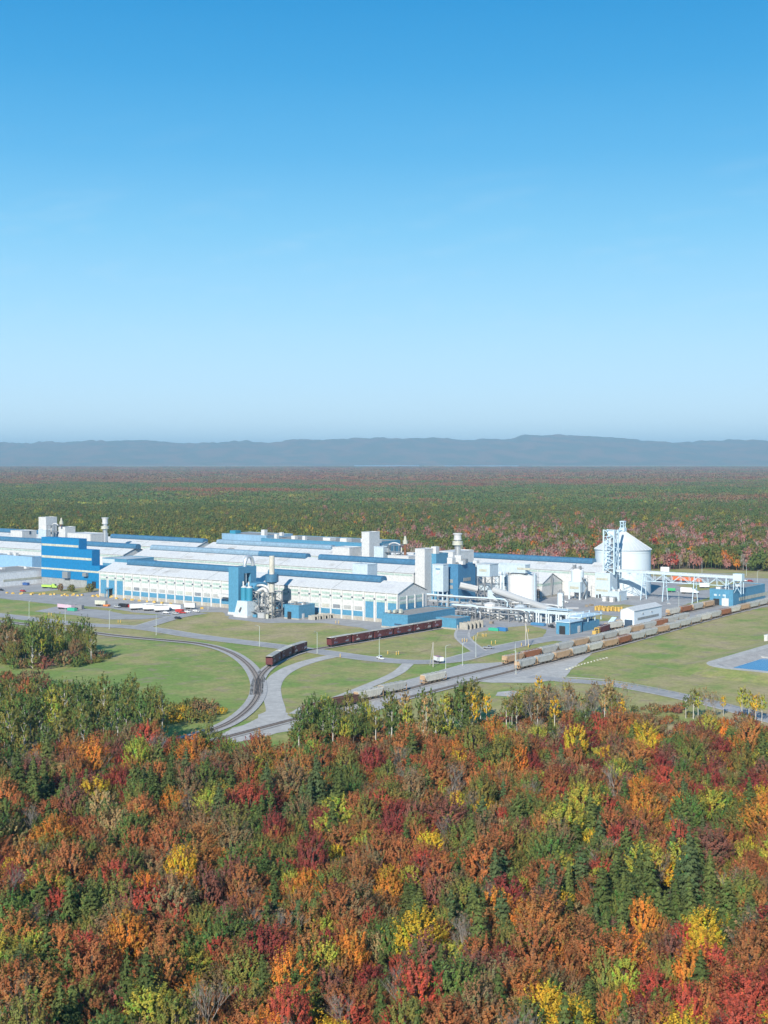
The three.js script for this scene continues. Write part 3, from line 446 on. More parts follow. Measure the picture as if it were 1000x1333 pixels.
const conveyor = (label, a, b, r, m = M.white, legs = []) => { const g = thing('tube_conveyor', label, 'conveyor', null, a[0], 0, a[2]); const B = [b[0] - a[0], b[1], b[2] - a[2]]; part('tube', bar([0, a[1], 0], B, r, 14), m, g); part('walkway', beam([0, a[1] - r, r], [B[0], B[1] - r, B[2] + r], .9, .2), M.steel, g);
  for (const t of legs) { const p = [B[0] * t, lerp(a[1], b[1], t) - r * .9, B[2] * t]; part('support', [bar([p[0] - 1, 0, p[2]], [p[0] - .3, p[1], p[2]], .22, 5), bar([p[0] + 1, 0, p[2]], [p[0] + .3, p[1], p[2]], .22, 5)], M.paleSteel, g); } return g; };
conveyor('short white tube conveyor crossing the dark blue tower', [237.8, 14.4, -92], [246.7, 11.8, -99], 1.9);
conveyor('long white tube conveyor descending from the transfer tower', [259, 11.6, -100], [332, 4.2, -62], 2.2, M.white, [.35, .6, .85]);
conveyor('second white tube conveyor at ground level under the long one', [264, 6, -92], [292, 1.6, -72], 1.5, M.white, [.5]);
// tanks
function tank(label, x, z, r, h, dome, m, o = {}) {
  const g = thing('storage_tank', label, 'tank', o.group, x, 0, z);
  part('shell', cyl(0, .2, h, 0, r, r, 40), m, g); part('roof', [cyl(0, h, h + dome, 0, r + .15, r * .12, 40)], m, g); part('base', cyl(0, 0, .5, 0, r + .4, r + .4, 32), M.concrete, g);
  for (let k = 1; k < (o.rings ?? 3); k++) part('hoop', new THREE.TorusGeometry(r + .04, .1, 4, 40).rotateX(Math.PI / 2).translate(0, h * k / (o.rings ?? 3), 0), m, g);
  part('rim_rail', [new THREE.TorusGeometry(r, .07, 4, 40).rotateX(Math.PI / 2).translate(0, h + 1.1, 0), new THREE.TorusGeometry(r, .07, 4, 40).rotateX(Math.PI / 2).translate(0, h + .55, 0)], M.steel, g);
  const a = o.ladder ?? .4, cx = Math.cos(a) * (r + .5), cz = Math.sin(a) * (r + .5); part('ladder', [bar([cx, 0, cz], [cx, h + 1, cz], .12, 4), bar([cx + .5, 0, cz - .4], [cx + .5, h + 1, cz - .4], .12, 4), ...Array.from({ length: Math.floor(h / 3) }, (_, k) => bx(cx - .5, cx + .8, k * 3 + 2, k * 3 + 2.2, cz - .8, cz + .3))], M.steel, g);
  if (dome) part('vent', [cyl(0, h + dome * .85, h + dome + 1.6, 0, .9, .9, 10), cyl(r * .4, h + dome * .5, h + dome * .5 + 2, 0, .35, .35, 8)], M.steel, g);
  return g;
}
tank('large white domed tank beside the pale blue silo', 255.7, -138.9, 9.4, 18.6, 3.8, M.tank, { ladder: -.5 }); tank('slender pale blue silo between transfer tower and large white tank', 231.7, -151, 4.4, 16.5, 3.2, M.paleTank);
for (let k = 0; k < 5; k++) tank('small pale tank standing among the pipe racks', 268 + k * 10.5, -58 - (k % 2) * 7, 3.6 + (k % 3) * .4, 6.5 + (k % 2), 1, [M.paleTank, M.tank, M.white][k % 3], { group: 'small tanks among the pipe racks', rings: 2 });
tank('thin pale upright vessel beside the long white conveyor', 308.4, -96.9, 2.0, 13, .6, M.paleTank, { rings: 2 });
// white gabled store
{ const x1 = 251, zf = -172, w = -172.1 - -198.7, g = hall({ name: 'gabled_store', label: 'white gabled store with green band behind the large white tank', x0: 222, x1, zf, w, eave: 10.2, ridge: 16, band: false, seams: 999 });
  const e = 10.2; part('green_band', bx(29, 29.15, e - 2, e - .4, -w + .2, -.2), M.green, g); part('green_band', bx(.2, 28.8, e - 2, e - .6, 0, .15), M.green, g); part('pipe', [bar([29.6, 0, -w * .42], [29.6, e + 5, -w * .42], .3, 8), bar([29.9, 3, -w * .42], [29.9, e + 4, -w * .48], .25, 6)], M.steel, g); part('plinth', bx(29, 29.3, 0, 1.4, -w, 0), M.concrete, g); part('doorway', bx(24, 27, 0, 6, 0, .3), M.rust, g); }
// loading silo on legs
{ const [cx, cz] = [272.6, -182.1], g = thing('loading_silo', 'pale blue loading silo on legs with rails on top', 'silo', null, cx, 0, cz);
  for (const x of [-4, 4]) for (const z of [-4, 4]) part('leg', bx(x - .45, x + .45, 0, 9, z - .45, z + .45), M.paleTank, g); part('skirt', bx(-4.5, 4.5, 5, 12, -4.5, 4.5), M.pale, g); part('stripe', bx(-3.4, 3.4, 7.2, 9, 4.5, 4.62), M.strip, g); part('shell', cyl(0, 12, 19, 0, 4.3, 4.3, 28), M.paleTank, g); part('lid', cyl(0, 19, 20.6, 0, 4.4, 2, 28), M.tank, g);
  part('top_rail', [new THREE.TorusGeometry(4.2, .12, 4, 24).rotateX(Math.PI / 2).translate(0, 21, 0), bx(-3, -1.4, 20, 23, -1, 1), bx(1.4, 2.6, 20, 22.4, -1, 1), bar([-3, 20, 1], [-3, 24, 1], .15, 4), bar([3, 20, 1], [3, 23.5, 1], .15, 4)], M.steel, g); part('stair', [beam([5, 0, 4], [5, 8, -4], .9, .2), beam([5.2, 8, -4], [5.2, 15, 3], .9, .2), bar([5.6, 0, 4], [5.6, 16, 4], .15, 4), bar([5.6, 0, -4], [5.6, 16, -4], .15, 4)], M.steel, g); part('chute', cyl(0, 1.5, 5, 0, .6, 2.6, 16), M.steel, g); }
// the great silo
{ const [cx, cz] = [278.2, -237.2], R = 19.4, e = 31.2, g = thing('storage_silo', 'great pale storage silo with conical roof', 'silo', null, cx, 0, cz);
  part('shell', cyl(0, 0, e, 0, R, R, 72), M.paleTank, g); for (let k = 1; k < 10; k++) part('joint', new THREE.TorusGeometry(R, .06, 4, 72).rotateX(Math.PI / 2).translate(0, e * k / 10, 0), M.paleTank, g); part('top_ring', cyl(0, e - 1.9, e - .2, 0, R + .18, R + .18, 72), M.paleTank, g);
  const cone = new THREE.ConeGeometry(R + .9, 13.6, 72, 6, false); cone.translate(0, e + 6.8, 0); const roof = part('roof', cone, M.paleRoof, g);
  for (let k = 0; k < 36; k++) { const a = k * Math.PI / 18; part('roof_seam', bar([Math.cos(a) * (R + .8), e + .15, Math.sin(a) * (R + .8)], [Math.cos(a) * 1.4, e + 12.8, Math.sin(a) * 1.4], .09, 3), M.tank, roof); }
  part('cupola', [bx(-2, 2, e + 12.5, e + 15, -2, 2), bx(-1.5, -1, e + 15, e + 19.6, 1, 1.5), bx(1, 1.5, e + 15, e + 19.6, 1, 1.5), bx(-1.5, -1, e + 15, e + 19.6, -1.5, -1), bx(1, 1.5, e + 15, e + 19.6, -1.5, -1), bx(-1.7, 1.7, e + 19.2, e + 19.8, -1.7, 1.7), bx(-1.5, 1.5, e + 17, e + 17.3, -1.5, 1.5)], M.paleSteel, g); }
const siloHouse = block('silo_house', 'pale blue house with beige bands at the foot of the great silo', 277.6, 288.9, -208.1, -197.7, 16.9, M.pale, M.paleRoof, { front: [[.8, 9.6, 12.3, 13.8], [.8, 9.6, 4.6, 6]], doors: [[3, 4.4, 2.6], [.8, 2, 2.2]] });
{ const top = 46.5, x0 = 282.3, x1 = 290.2, g = thing('lattice_tower', 'pale steel lattice tower rising from the silo house with bridge to the cone', 'steel frame', null, x0, 16.2, -201), w = x1 - x0, d = 6, H = top - 16.2, n = 7;
  for (const x of [0, w]) for (const z of [0, -d]) part('column', bx(x - .4, x + .4, 0, H, z - .4, z + .4), M.paleSteel, g);
  for (let k = 0; k < n; k++) { const a = H * k / n, b = H * (k + 1) / n, f = k % 2; part('brace', [beam([f ? 0 : w, a, 0], [f ? w : 0, b, 0], .4, .4), beam([0, a, 0], [0, b, -d], .3, .3), beam([w, a, f ? 0 : -d], [w, b, f ? -d : 0], .3, .3), beam([f ? w : 0, a, -d], [f ? 0 : w, b, -d], .35, .35)], M.paleSteel, g); part('landing', [bx(-.4, w + .4, b - .4, b - .1, -.35, .35), bx(-.4, w + .4, b - .4, b - .1, -d - .35, -d + .35), bx(.5, w - .5, b - .3, b - .1, -d + .5, -d * .5)], M.paleSteel, g); }
  part('elevator_leg', [bx(w * .55, w * .55 + 1.4, 0, H - 2, -d * .6, -d * .6 + 1.4)], M.steel, g); part('head_house', bx(w * .4, w - .4, H - 4, H - .5, -d + .5, -.5), M.paleTank, g);
  const sx = 282.9 - x0; part('bridge', [beam([w, H - 2.2, -d / 2], [sx, H - 1.4, -25], 1.6, .4), beam([w, H - .6, -d / 2], [sx, H + .2, -25], .25, .25), beam([w, H - 8, -d / 2], [sx - 4, H - 2.2, -22], .3, .3)], M.paleSteel, g); part('cable_bent', [beam([w, H * .62, 0], [w + 2.2, H * .6, 0], .3, .3), bar([w + 2.2, H * .6, 0], [w + .4, 0, 0], .2, 5)], M.paleSteel, g); }
block('dust_room', 'low pale room with round fans before the silo house', 293.8, 301.8, -196.9, -185.9, 6.1, M.pale, M.greyRoof, { sideDoors: [[1, 2.4, 4, M.cream]], units: [[2, 2, 2, 1.4], [5, 4, 1.6, 1.8]] });
for (let k = 0; k < 2; k++) { const [cx, cz] = k ? [299.2, -181] : [293.1, -182.3], g = thing('fan_unit', 'grey fan unit with round white hood before the silo house', 'fan', 'fan units by the silo', cx, 0, cz); part('housing', bx(-2.3, 2.3, 0, 3.2, -2.4, .4), M.steel, g); part('hood', [cyl(0, .6, 3, .9, 1.1, 1.5, 16), cyl(0, 0, .6, .9, 1.3, 1.3, 16)], M.tank, g); }
// inclined feed conveyor and gallery on trestles to the rail unloading house
{ const z = -206, x0 = 286, x1 = 374.7, h = 18.6, g = thing('conveyor_gallery', 'pale blue truss gallery on trestles from the great silo to the unloading house', 'conveyor', null, x0, 0, z), L = x1 - x0;
  part('gallery', bx(0, L, h - .9, h + .9, -1.2, 1.2), M.pale, g); part('gallery_roof', bx(-.3, L + .3, h + .9, h + 1.1, -1.4, 1.4), M.white, g);
  const n = 14, s = L / n; part('bottom_chord', [bx(8, L - 8, h - 6, h - 5.75, -1.1, -.85), bx(8, L - 8, h - 6, h - 5.75, .85, 1.1)], M.paleSteel, g);
  for (let k = 1; k < n; k++) for (const q of [-1, 1]) { part('truss_post', bx(k * s - .12, k * s + .12, h - 5.75, h - .9, q - .12, q + .12), M.paleSteel, g); part('truss_diagonal', k % 2 ? beam([k * s, h - 5.8, q], [(k + 1) * s, h - 1, q], .22, .22) : beam([k * s, h - 1, q], [(k + 1) * s, h - 5.8, q], .22, .22), M.paleSteel, g); }
  for (const px of [309.7, 325.4, 346.7, 369]) { const x = px - x0; part('trestle', [beam([x, 0, 4.4], [x, h - .9, .9], .45, .45), beam([x, 0, -4.4], [x, h - .9, -.9], .45, .45), bx(x - .3, x + .3, h * .5, h * .5 + .5, -2.9, 2.9)], M.paleSteel, g); }
  part('head_frame', [bx(L - 1, L + 5, h - 2, h + 2.4, -2.2, 2.2), ...[0, 5].flatMap((x) => [-2, 2].map((q) => bx(L - .8 + x, L - .4 + x, 8, h - 2, q - .2, q + .2))), beam([L - .6, 8.2, 2], [L + 4.4, h - 2, 2], .25, .25), beam([L + 4.4, 8.2, 2], [L - .6, h - 2, 2], .25, .25)], M.paleSteel, g);
  part('stair', [beam([-2, 13, 3], [8, 2, 8], 1, .3), beam([-2, 14, 3], [8, 3, 8], .1, .1)], M.paleSteel, g); }
{ const g = block('unloading_house', 'blue rail unloading house with pale strip at the end of the gallery', 358.4, 374.3, -256.5, -202.6, 10.2, M.blue, M.greyRoof, { side: [[10, 60, 2.8, 5]], units: [[3, 3, 3, 1.6], [4, 14, 3, 1.4], [5, 30, 3, 1.2]], doors: [[2.6, 6.6, 4.4]] });
  part('white_door', bx(8.4, 13, 0, 5, 0, .22), M.white, g); part('window', bx(3, 5, 6.2, 7.4, 0, .15), M.pale, g); part('window', bx(9, 11, 6.2, 7.4, 0, .15), M.pale, g); part('window', bx(6.4, 7.2, 6.4, 7.2, 0, .15), M.white, g); }
{ const b = [366.2, 374.6, -98.2, -63.4, 9.5], g = thing('rail_shed', 'pale blue rail shed with white roof beside the hopper cars', 'shed', null, b[0], 0, b[3]), w = b[1] - b[0], d = b[3] - b[2], h = b[4];
  part('wall', prism([[0, 0], [w, 0], [w, h], [w / 2, h + 1.6], [0, h]], -d, 0), mat([.70, .78, .84], { roughness: .5 }), g); part('roof', prism([[-.4, h], [w / 2, h + 1.8], [w + .4, h], [w + .4, h + .25], [w / 2, h + 2.05], [-.4, h + .25]], -d - .4, .4), M.white, g); part('door', bx(w * .3, w * .88, 0, 4.6, 0, .2), M.slate, g); part('stripe', bx(w, w + .15, 4.1, 5.5, -d + 4, -4), M.louvre, g);
  for (const z of [.3, .62]) part('wall_lamp', bx(w, w + .5, 7.2, 7.8, -d * z - .4, -d * z + .4), M.steel, g); }
// blue loading shed with canopy by the tracks
{ const g = thing('loading_shed', 'blue steel loading shed with roof deck beside the brown locomotive', 'shed', null, 352, 0, -16);
  part('wall', bx(0, 8, 0, 6.6, -14, 0), M.blue, g); part('wall', bx(0, 7, 0, 5, -36, -17), M.blue, g); part('roof_deck', bx(-.6, 8.6, 6.6, 7, -14.5, .6), M.paleSteel, g); part('roof_deck', bx(-.6, 8, 7.8, 8.2, -38, -13), M.paleSteel, g);
  for (const z of [-37, -30, -22, -14.8]) for (const x of [0, 7.4]) part('post', bx(x - .2, x + .2, 5, 9.6, z - .2, z + .2), M.paleSteel, g); part('rail', [beam([7.6, 9.6, -37.5], [7.6, 9.6, -14.6], .15, .15), beam([0, 9.6, -37.5], [0, 9.6, -14.6], .15, .15)], M.paleSteel, g); part('white_door', bx(8, 8.15, .4, 4, -12, -9.4), M.white, g); part('ramp', beam([9, 0, -40], [9, 5, -50], 3, .4), M.paleSteel, g); part('doorway', bx(2, 5.6, 0, 4.6, 0, .15), M.dark, g); }
// pipe bridges
function pipeRack(label, x0, x1, z, d, h, n, pipes, m = M.steel, cat = 'pipe rack') {
  const g = thing('pipe_rack', label, cat, null, x0, 0, z), L = x1 - x0;
  for (let i = 0; i <= n; i++) { const x = L * i / n; for (const k of [0, -d]) part('column', bx(x - .3, x + .3, 0, h, k - .3, k + .3), m, g); part('crossbeam', [bx(x - .25, x + .25, h - .5, h - .05, -d + .3, -.3), bx(x - .2, x + .2, h * .58, h * .58 + .4, -d + .3, -.3)], m, g); }
  part('girder', bx(-.3, L + .3, h, h + .35, -.3, .2), m, g); part('girder', bx(-.3, L + .3, h, h + .35, -d - .2, -d + .3), m, g);
  const R = rng(Math.round(x0 * 7 + 3)); for (let k = 0; k < pipes; k++) { const q = -d * (k + .5) / pipes, r = .2 + R() * .28, y = (k % 3 ? h + .5 : h * .58 + .4) + r, e = L * (.9 + R() * .12); part('pipe', tube([[-1 - R() * 2, y, q], [L * .3, y, q], [L * .6, y, q], [e - 1.2, y, q], [e, y - .6, q], [e + .2, Math.max(.4, y - 4), q]], r, 8, 30), [M.pipe, M.white, M.paleSteel, M.pipe][k % 4], g); }
  return g;
}
pipeRack('tall pipe rack between the front hall gable and the transfer tower', 214, 288, -66, 7, 9, 9, 8); pipeRack('lower pipe rack with white pipes above the paved yard', 264, 316, -46, 6, 6.2, 8, 6); pipeRack('pipe rack running behind the small pale tanks', 262, 318, -76, 5, 6.6, 7, 6);
pipeRack('short pipe rack beside the long blue pump house', 268, 284, -40, 5, 7, 3, 4);
{ const g = thing('screw_gallery', 'pale blue covered gallery on many slender columns beside the yard', 'conveyor', null, 303, 0, -55), L = 50;
  part('gallery', bx(0, L, 5.6, 7.6, -1.6, 1.6), M.pale, g); part('gallery_roof', bx(-.3, L + .3, 7.6, 7.85, -1.9, 1.9), M.paleRoof, g);
  for (let k = 0; k < 8; k++) { const x = 1 + k * 6.6; part('column_pair', [bx(x - .35, x + .35, 0, 5.6, 1, 1.7), bx(x + 1.2, x + 1.9, 0, 5.6, 1, 1.7), bx(x - .35, x + .35, 0, 5.6, -1.7, -1), bx(x + 1.2, x + 1.9, 0, 5.6, -1.7, -1), bx(x - .2, x + 1.8, 3, 3.4, 1.2, 1.5)], M.paleTank, g); }
  part('service_deck', [bx(22, 36, 8.2, 8.5, -3, 3), bx(22, 22.3, 7.8, 9.6, 2.7, 3), bx(35.7, 36, 7.8, 9.6, 2.7, 3), bx(22.3, 35.7, 9.3, 9.5, 2.7, 2.9)], M.paleSteel, g); }
conveyor('white tube conveyor falling from the gallery to the loading shed', [330, 5.6, -62], [352, 2.4, -46], 2.1, M.white, [.4, .8]);

// ------------------------------------------------------------------ trees
const fieldEdge = scene.getObjectByName('grass_field').geometry.attributes.position;
const fieldPoly = Array.from({ length: fieldEdge.count }, (_, i) => [fieldEdge.getX(i), fieldEdge.getZ(i)]);
const inPoly = (x, z, P) => { let c = false; for (let i = 0, j = P.length - 1; i < P.length; j = i++) { const [a, b] = P[i], [d, e] = P[j]; if ((b > z) !== (e > z) && x < (d - a) * (z - b) / (e - b) + a) c = !c; } return c; };
class Leaves {
  constructor(seed) { this.R = rng(seed); this.p = []; this.n = []; this.c = []; }
  leaf(px, py, pz, nx, ny, nz, ax, ay, az, s, w, col) {
    const l = Math.hypot(nx, ny, nz) || 1; nx /= l; ny /= l; nz /= l;
    const dn = ax * nx + ay * ny + az * nz; ax -= nx * dn; ay -= ny * dn; az -= nz * dn; const la = Math.hypot(ax, ay, az) || 1; ax *= s / la; ay *= s / la; az *= s / la;
    const k = w / s, bx_ = (ny * az - nz * ay) * k, by = (nz * ax - nx * az) * k, bz = (nx * ay - ny * ax) * k;
    const v = [px + ax, py + ay, pz + az, px + bx_, py + by, pz + bz, px - ax, py - ay, pz - az, px - bx_, py - by, pz - bz];
    for (const i of [0, 3, 6, 0, 6, 9]) { this.p.push(v[i], v[i + 1], v[i + 2]); this.n.push(nx, ny, nz); this.c.push(...col); }
  }
  tone(vary, hue) { const R = this.R, t = 1 + (R() - .5) * 2 * vary, h = (R() - .5) * 2 * hue, g = R() < hue ? [.72, 1.12, .9] : [1, 1, 1]; return [t * (1 + h) * g[0], t * (1 - h * .35) * g[1], t * (1 - h) * g[2]]; }
  clump(x, y, z, dx, dy, dz, len, rad, n, s, tone, ox, oy, oz, asp = .55) {
    const R = this.R;
    for (let i = 0; i < n; i++) {
      const t = R(), a = R() * 6.283, q = Math.sqrt(R()) * rad * (1.05 - .55 * t), k = .82 + R() * .36, cx = Math.cos(a) * q, cz = Math.sin(a) * q, cy = (R() - .5) * rad * .7;
      this.leaf(x + dx * len * t + cx, y + dy * len * t + cy, z + dz * len * t + cz, ox * .8 + (R() - .5) * .9 + cx / rad * .45, oy * .6 + .4 + (R() - .5) * .9, oz * .8 + (R() - .5) * .9 + cz / rad * .45, dx + (R() - .5) * 1.1, dy + (R() - .5) * 1.1, dz + (R() - .5) * 1.1, s * (.7 + R() * .6), s * asp * (.7 + R() * .6), [tone[0] * k, tone[1] * k, tone[2] * k]);
    }
  }
  geo() { const g = new THREE.BufferGeometry(); g.setAttribute('position', new THREE.Float32BufferAttribute(this.p, 3)); g.setAttribute('normal', new THREE.Float32BufferAttribute(this.n, 3)); g.setAttribute('color', new THREE.Float32BufferAttribute(this.c, 3)); return g; }
}
// all prototypes stand on y = 0
function broadleaf(seed, { h = 13, r = 3.4, base = .32, clumps = 120, leaves = 23, s = .215, up = .75, lump = .3, vary = .22, hue = .15 }) {
  const L = new Leaves(seed), R = L.R, cy = h * (base + 1) / 2, ry = h * (1 - base) / 2, ph = R() * 9, lean = (R() - .5) * r * .3;
  const limbs = [];
  for (let i = 0; i < clumps; i++) {
    const u = R() * 2 - 1, yy = u < 0 ? u * .8 : u, a = R() * 6.283, q = Math.sqrt(1 - yy * yy), f = .68 + .32 * Math.pow(R(), .5);
    const bump = 1 + lump * n3(Math.cos(a) * 1.3 + ph, yy * 1.6, Math.sin(a) * 1.3 - ph);
    const ox = Math.cos(a) * q, oz = Math.sin(a) * q, x = ox * r * f * bump + lean * (yy + 1) * .5, y = cy + yy * ry * f * bump, z = oz * r * f * bump;
    const dx = ox * .6 + (R() - .5) * .3, dy = up + (R() - .5) * .3, dz = oz * .6 + (R() - .5) * .3, l = Math.hypot(dx, dy, dz), len = r * (.38 + R() * .3), rad = r * (.075 + R() * .05);
    L.clump(x, y - len * .4, z, dx / l, dy / l, dz / l, len, rad, leaves, s, L.tone(vary, hue), ox, yy, oz);
    if (i % 9 === 0) limbs.push([x, y - len * .3, z]);
  }
  const trunk = [bar([0, 0, 0], [lean * .3, h * (base + .05), 0], h * .017, 6, h * .012), bar([lean * .3, h * (base + .05), 0], [lean * .8, h * .8, 0], h * .012, 5, h * .004)];
  for (const p of limbs) trunk.push(bar([lean * .3, Math.max(h * base * .9, p[1] - r * .9), 0], p, h * .006, 3, h * .002));
  return { crown: L.geo(), trunk: mergeGeometries(trunk.map(clean)), h };
}
function conifer(seed, { h = 16, r = 2.9, base = .1, whorls = 24, leaves = 20, s = .33, droop = -.12, pow = .9, vary = .22 }) {
  const L = new Leaves(seed), R = L.R;
  for (let i = 0; i < whorls; i++) {
    const t = (i + R() * .6) / whorls, y0 = h * (base + (1 - base) * t), rr = r * Math.pow(1 - t, pow) * (.85 + R() * .3) + .18, n = Math.max(3, Math.round(4 + rr * 2.2)), a0 = R() * 6.283;
    for (let k = 0; k < n; k++) {
      const a = a0 + k / n * 6.283 + (R() - .5) * .5, dx = Math.cos(a), dz = Math.sin(a), q = rr * (.7 + R() * .45), l = Math.hypot(1, droop);
      const y = y0 + (R() - .5) * h * .09; L.clump(dx * q * .25, y, dz * q * .25, dx / l, (droop + (R() - .5) * .55) / l, dz / l, q * .8, Math.max(.22, rr * .24), Math.round(leaves * (.5 + rr / r * .7)), s, L.tone(vary, .06), dx, .45, dz, .45);
    }
  }
  return { crown: L.geo(), trunk: bar([0, 0, 0], [0, h * .96, 0], h * .014, 6, .03), h };
}
function bareTree(seed, { h = 13, spread = .42, leafy = 0 }) {
  const R = rng(seed), L = new Leaves(seed + 1), segs = [];
  const grow = (p, d, len, r, lev) => {
    const e = [p[0] + d[0] * len, p[1] + d[1] * len, p[2] + d[2] * len]; segs.push(bar(p, e, r, lev < 2 ? 5 : 3, r * .62));
    if (lev >= 4) { if (R() < leafy) L.clump(...e, ...d, .8, .3, 5, .28, L.tone(.25, .1), d[0], d[1], d[2]); return; }
    const n = lev === 0 ? 6 : lev < 3 ? 4 : 3;
    for (let i = 0; i < n; i++) { const a = R() * 6.283, k = spread * (1 + R() * .9), q = [d[0] + Math.cos(a) * k, d[1] + .22 + (R() - .3) * .2, d[2] + Math.sin(a) * k], l = Math.hypot(...q), t = lev === 0 ? .45 + R() * .55 : .5 + R() * .5; grow([p[0] + d[0] * len * t, p[1] + d[1] * len * t, p[2] + d[2] * len * t], q.map((v) => v / l), len * (.5 + R() * .22), r * .52, lev + 1); }
  };
  grow([0, 0, 0], [0, 1, 0], h * .52, h * .013, 0);
  return { crown: L.p.length ? L.geo() : null, trunk: mergeGeometries(segs.map(clean)), h };
}
const leafMat = (c) => new THREE.MeshPhysicalMaterial({ color: rgb(...c), vertexColors: true, roughness: .9, transmission: .22, thickness: 0, side: THREE.DoubleSide, specularIntensity: .3 });
// leaf colours by kind: [linear colour, words for the label]
const PAL = {
  rust: [[0.335, 0.128, 0.050], 'rust brown'], copper: [[0.410, 0.168, 0.055], 'copper'], orange: [[0.550, 0.205, 0.038], 'orange'], red: [[0.420, 0.080, 0.050], 'red'], crimson: [[0.260, 0.050, 0.042], 'dark crimson'],
  olive: [[0.205, 0.190, 0.048], 'olive green'], lime: [[0.370, 0.350, 0.055], 'yellow-green'], gold: [[0.600, 0.380, 0.035], 'golden yellow'], brown: [[0.260, 0.165, 0.082], 'dull brown'], green: [[0.125, 0.170, 0.045], 'leafy green'], tan: [[0.380, 0.260, 0.115], 'pale tan'], plum: [[0.250, 0.098, 0.070], 'plum red'],
};
const CONIFER = { dark: [[.088, .12, .034], 'dark green'], mid: [[.12, .155, .044], 'mid green'], blue: [[.09, .13, .052], 'blue-green'] };
const leafMats = {}; for (const k in PAL) leafMats[k] = leafMat(PAL[k][0]); for (const k in CONIFER) leafMats[k] = leafMat(CONIFER[k][0]);
leafMats.plain = leafMat([1, 1, 1]);
const BROAD = [0, 1, 2, 3, 4, 5, 6, 7, 8, 9].map((k) => broadleaf(100 + k, { h: [13, 12, 14, 11.5, 13, 14.5, 12, 13.5, 11, 12.5][k], r: [3.3, 3.8, 3.1, 3.5, 4.2, 3.4, 2.8, 3.9, 3.2, 3.0][k], base: [.3, .34, .28, .35, .4, .25, .25, .32, .3, .28][k], clumps: [250, 290, 230, 240, 320, 250, 210, 300, 230, 210][k], up: [.8, .6, 1.1, .7, .5, 1.0, 1.2, .7, .8, 1.0][k], lump: [.3, .4, .25, .35, .45, .3, .25, .4, .3, .3][k] }));
const CONIF = [0, 1, 2, 3, 4].map((k) => conifer(200 + k, { h: [16, 14, 18, 13, 15][k], r: [3.5, 3.1, 3.8, 3.3, 3.9][k], droop: [-.1, -.2, .1, -.05, .25][k], pow: [.9, 1, .7, .85, .6][k], whorls: [32, 30, 34, 28, 26][k] }));
const BARE = [0, 1, 2].map((k) => bareTree(300 + k, { h: [13, 12, 14][k], leafy: [.05, .25, .12][k] }));
const TALL = [0, 1, 2, 3].map((k) => broadleaf(400 + k, { h: [18, 16, 19, 15][k], r: [2.6, 2.1, 2.9, 1.9][k], base: [.3, .38, .28, .42][k], clumps: [130, 95, 150, 80][k], leaves: 13, up: 1.2, lump: .45, s: .34, vary: .3 }));
const BUSH = [0, 1, 2, 3].map((k) => broadleaf(500 + k, { h: [3.2, 4.5, 2.6, 6][k], r: [2, 2.2, 2.4, 1.9][k], base: .02, clumps: k === 3 ? 150 : 60, leaves: 14, s: .26, up: .9 }));
const wood = (g, c) => { const k = clean(g).clone(), n = k.attributes.position.count, a = new Float32Array(n * 3); for (let i = 0; i < n; i++) a.set(c, i * 3); if (k.attributes.uv) k.deleteAttribute('uv'); k.setAttribute('color', new THREE.BufferAttribute(a, 3)); return k; };
const treeKinds = { broad: BROAD, conif: CONIF, bare: BARE, tall: TALL, bush: BUSH };
// choose what grows where
const coniferSpots = [[575.2, 382.8, 16], [589.8, 388.2, 15], [599.1, 370.3, 17], [495.6, 361.8, 15], [492.5, 372.8, 12], [457, 372.9, 16], [434, 399.8, 22], [552.9, 431.2, 8], [462.3, 408, 12], [567.6, 241.2, 12], [556.2, 372.7, 10], [468.8, 373.3, 10], [569.4, 413.8, 7], [575.3, 404.3, 7], [619.6, 380.4, 10], [552.7, 459.5, 6], [539.4, 471.6, 8], [587, 431.3, 7]];
const Rf = rng(4242);
function pickBroad(x, z, R) {
  const [d, s] = fromCam(x, z), left = clamp(-s / (d * .28), -1, 1), a = fbm(x / 55, z / 55, 3), r = (2 + n2b(x / 19, z / 19) * .55 + R() * .55) % 1;
  const w = { crimson: .5 + (a > .25 ? .4 : 0), plum: .7, red: .42 + (a > .2 ? .4 : 0), rust: 1.9 + a, brown: .9 + left * .3, copper: 1.1, orange: .7 - left * .1, gold: .5 - left * .15, lime: 1.0 - left * .3, olive: 2.1 + left * .8 - a, green: 1.5 + left * .8, tan: .25 };
  let sum = 0; for (const k in w) sum += Math.max(0, w[k]); let t = r * sum; for (const k in w) { t -= Math.max(0, w[k]); if (t <= 0) return k; } return 'rust';
}
const shapeFor = (colour, R) => ({ colour, k: (Object.keys(PAL).indexOf(colour) * 3 + Math.floor(R() * 4)) % 10 });
const grovePoly = [[301.5, 337.4], [312.8, 316.4], [330.7, 309.9], [343.9, 289.1], [372, 292.1], [391.7, 305.9], [404.4, 325], [401.8, 349.3], [385.3, 370.5], [375.5, 387.5]];
const plan = [];            // { kind, k, colour, x, z, s, a }
const spotsTaken = new Set();
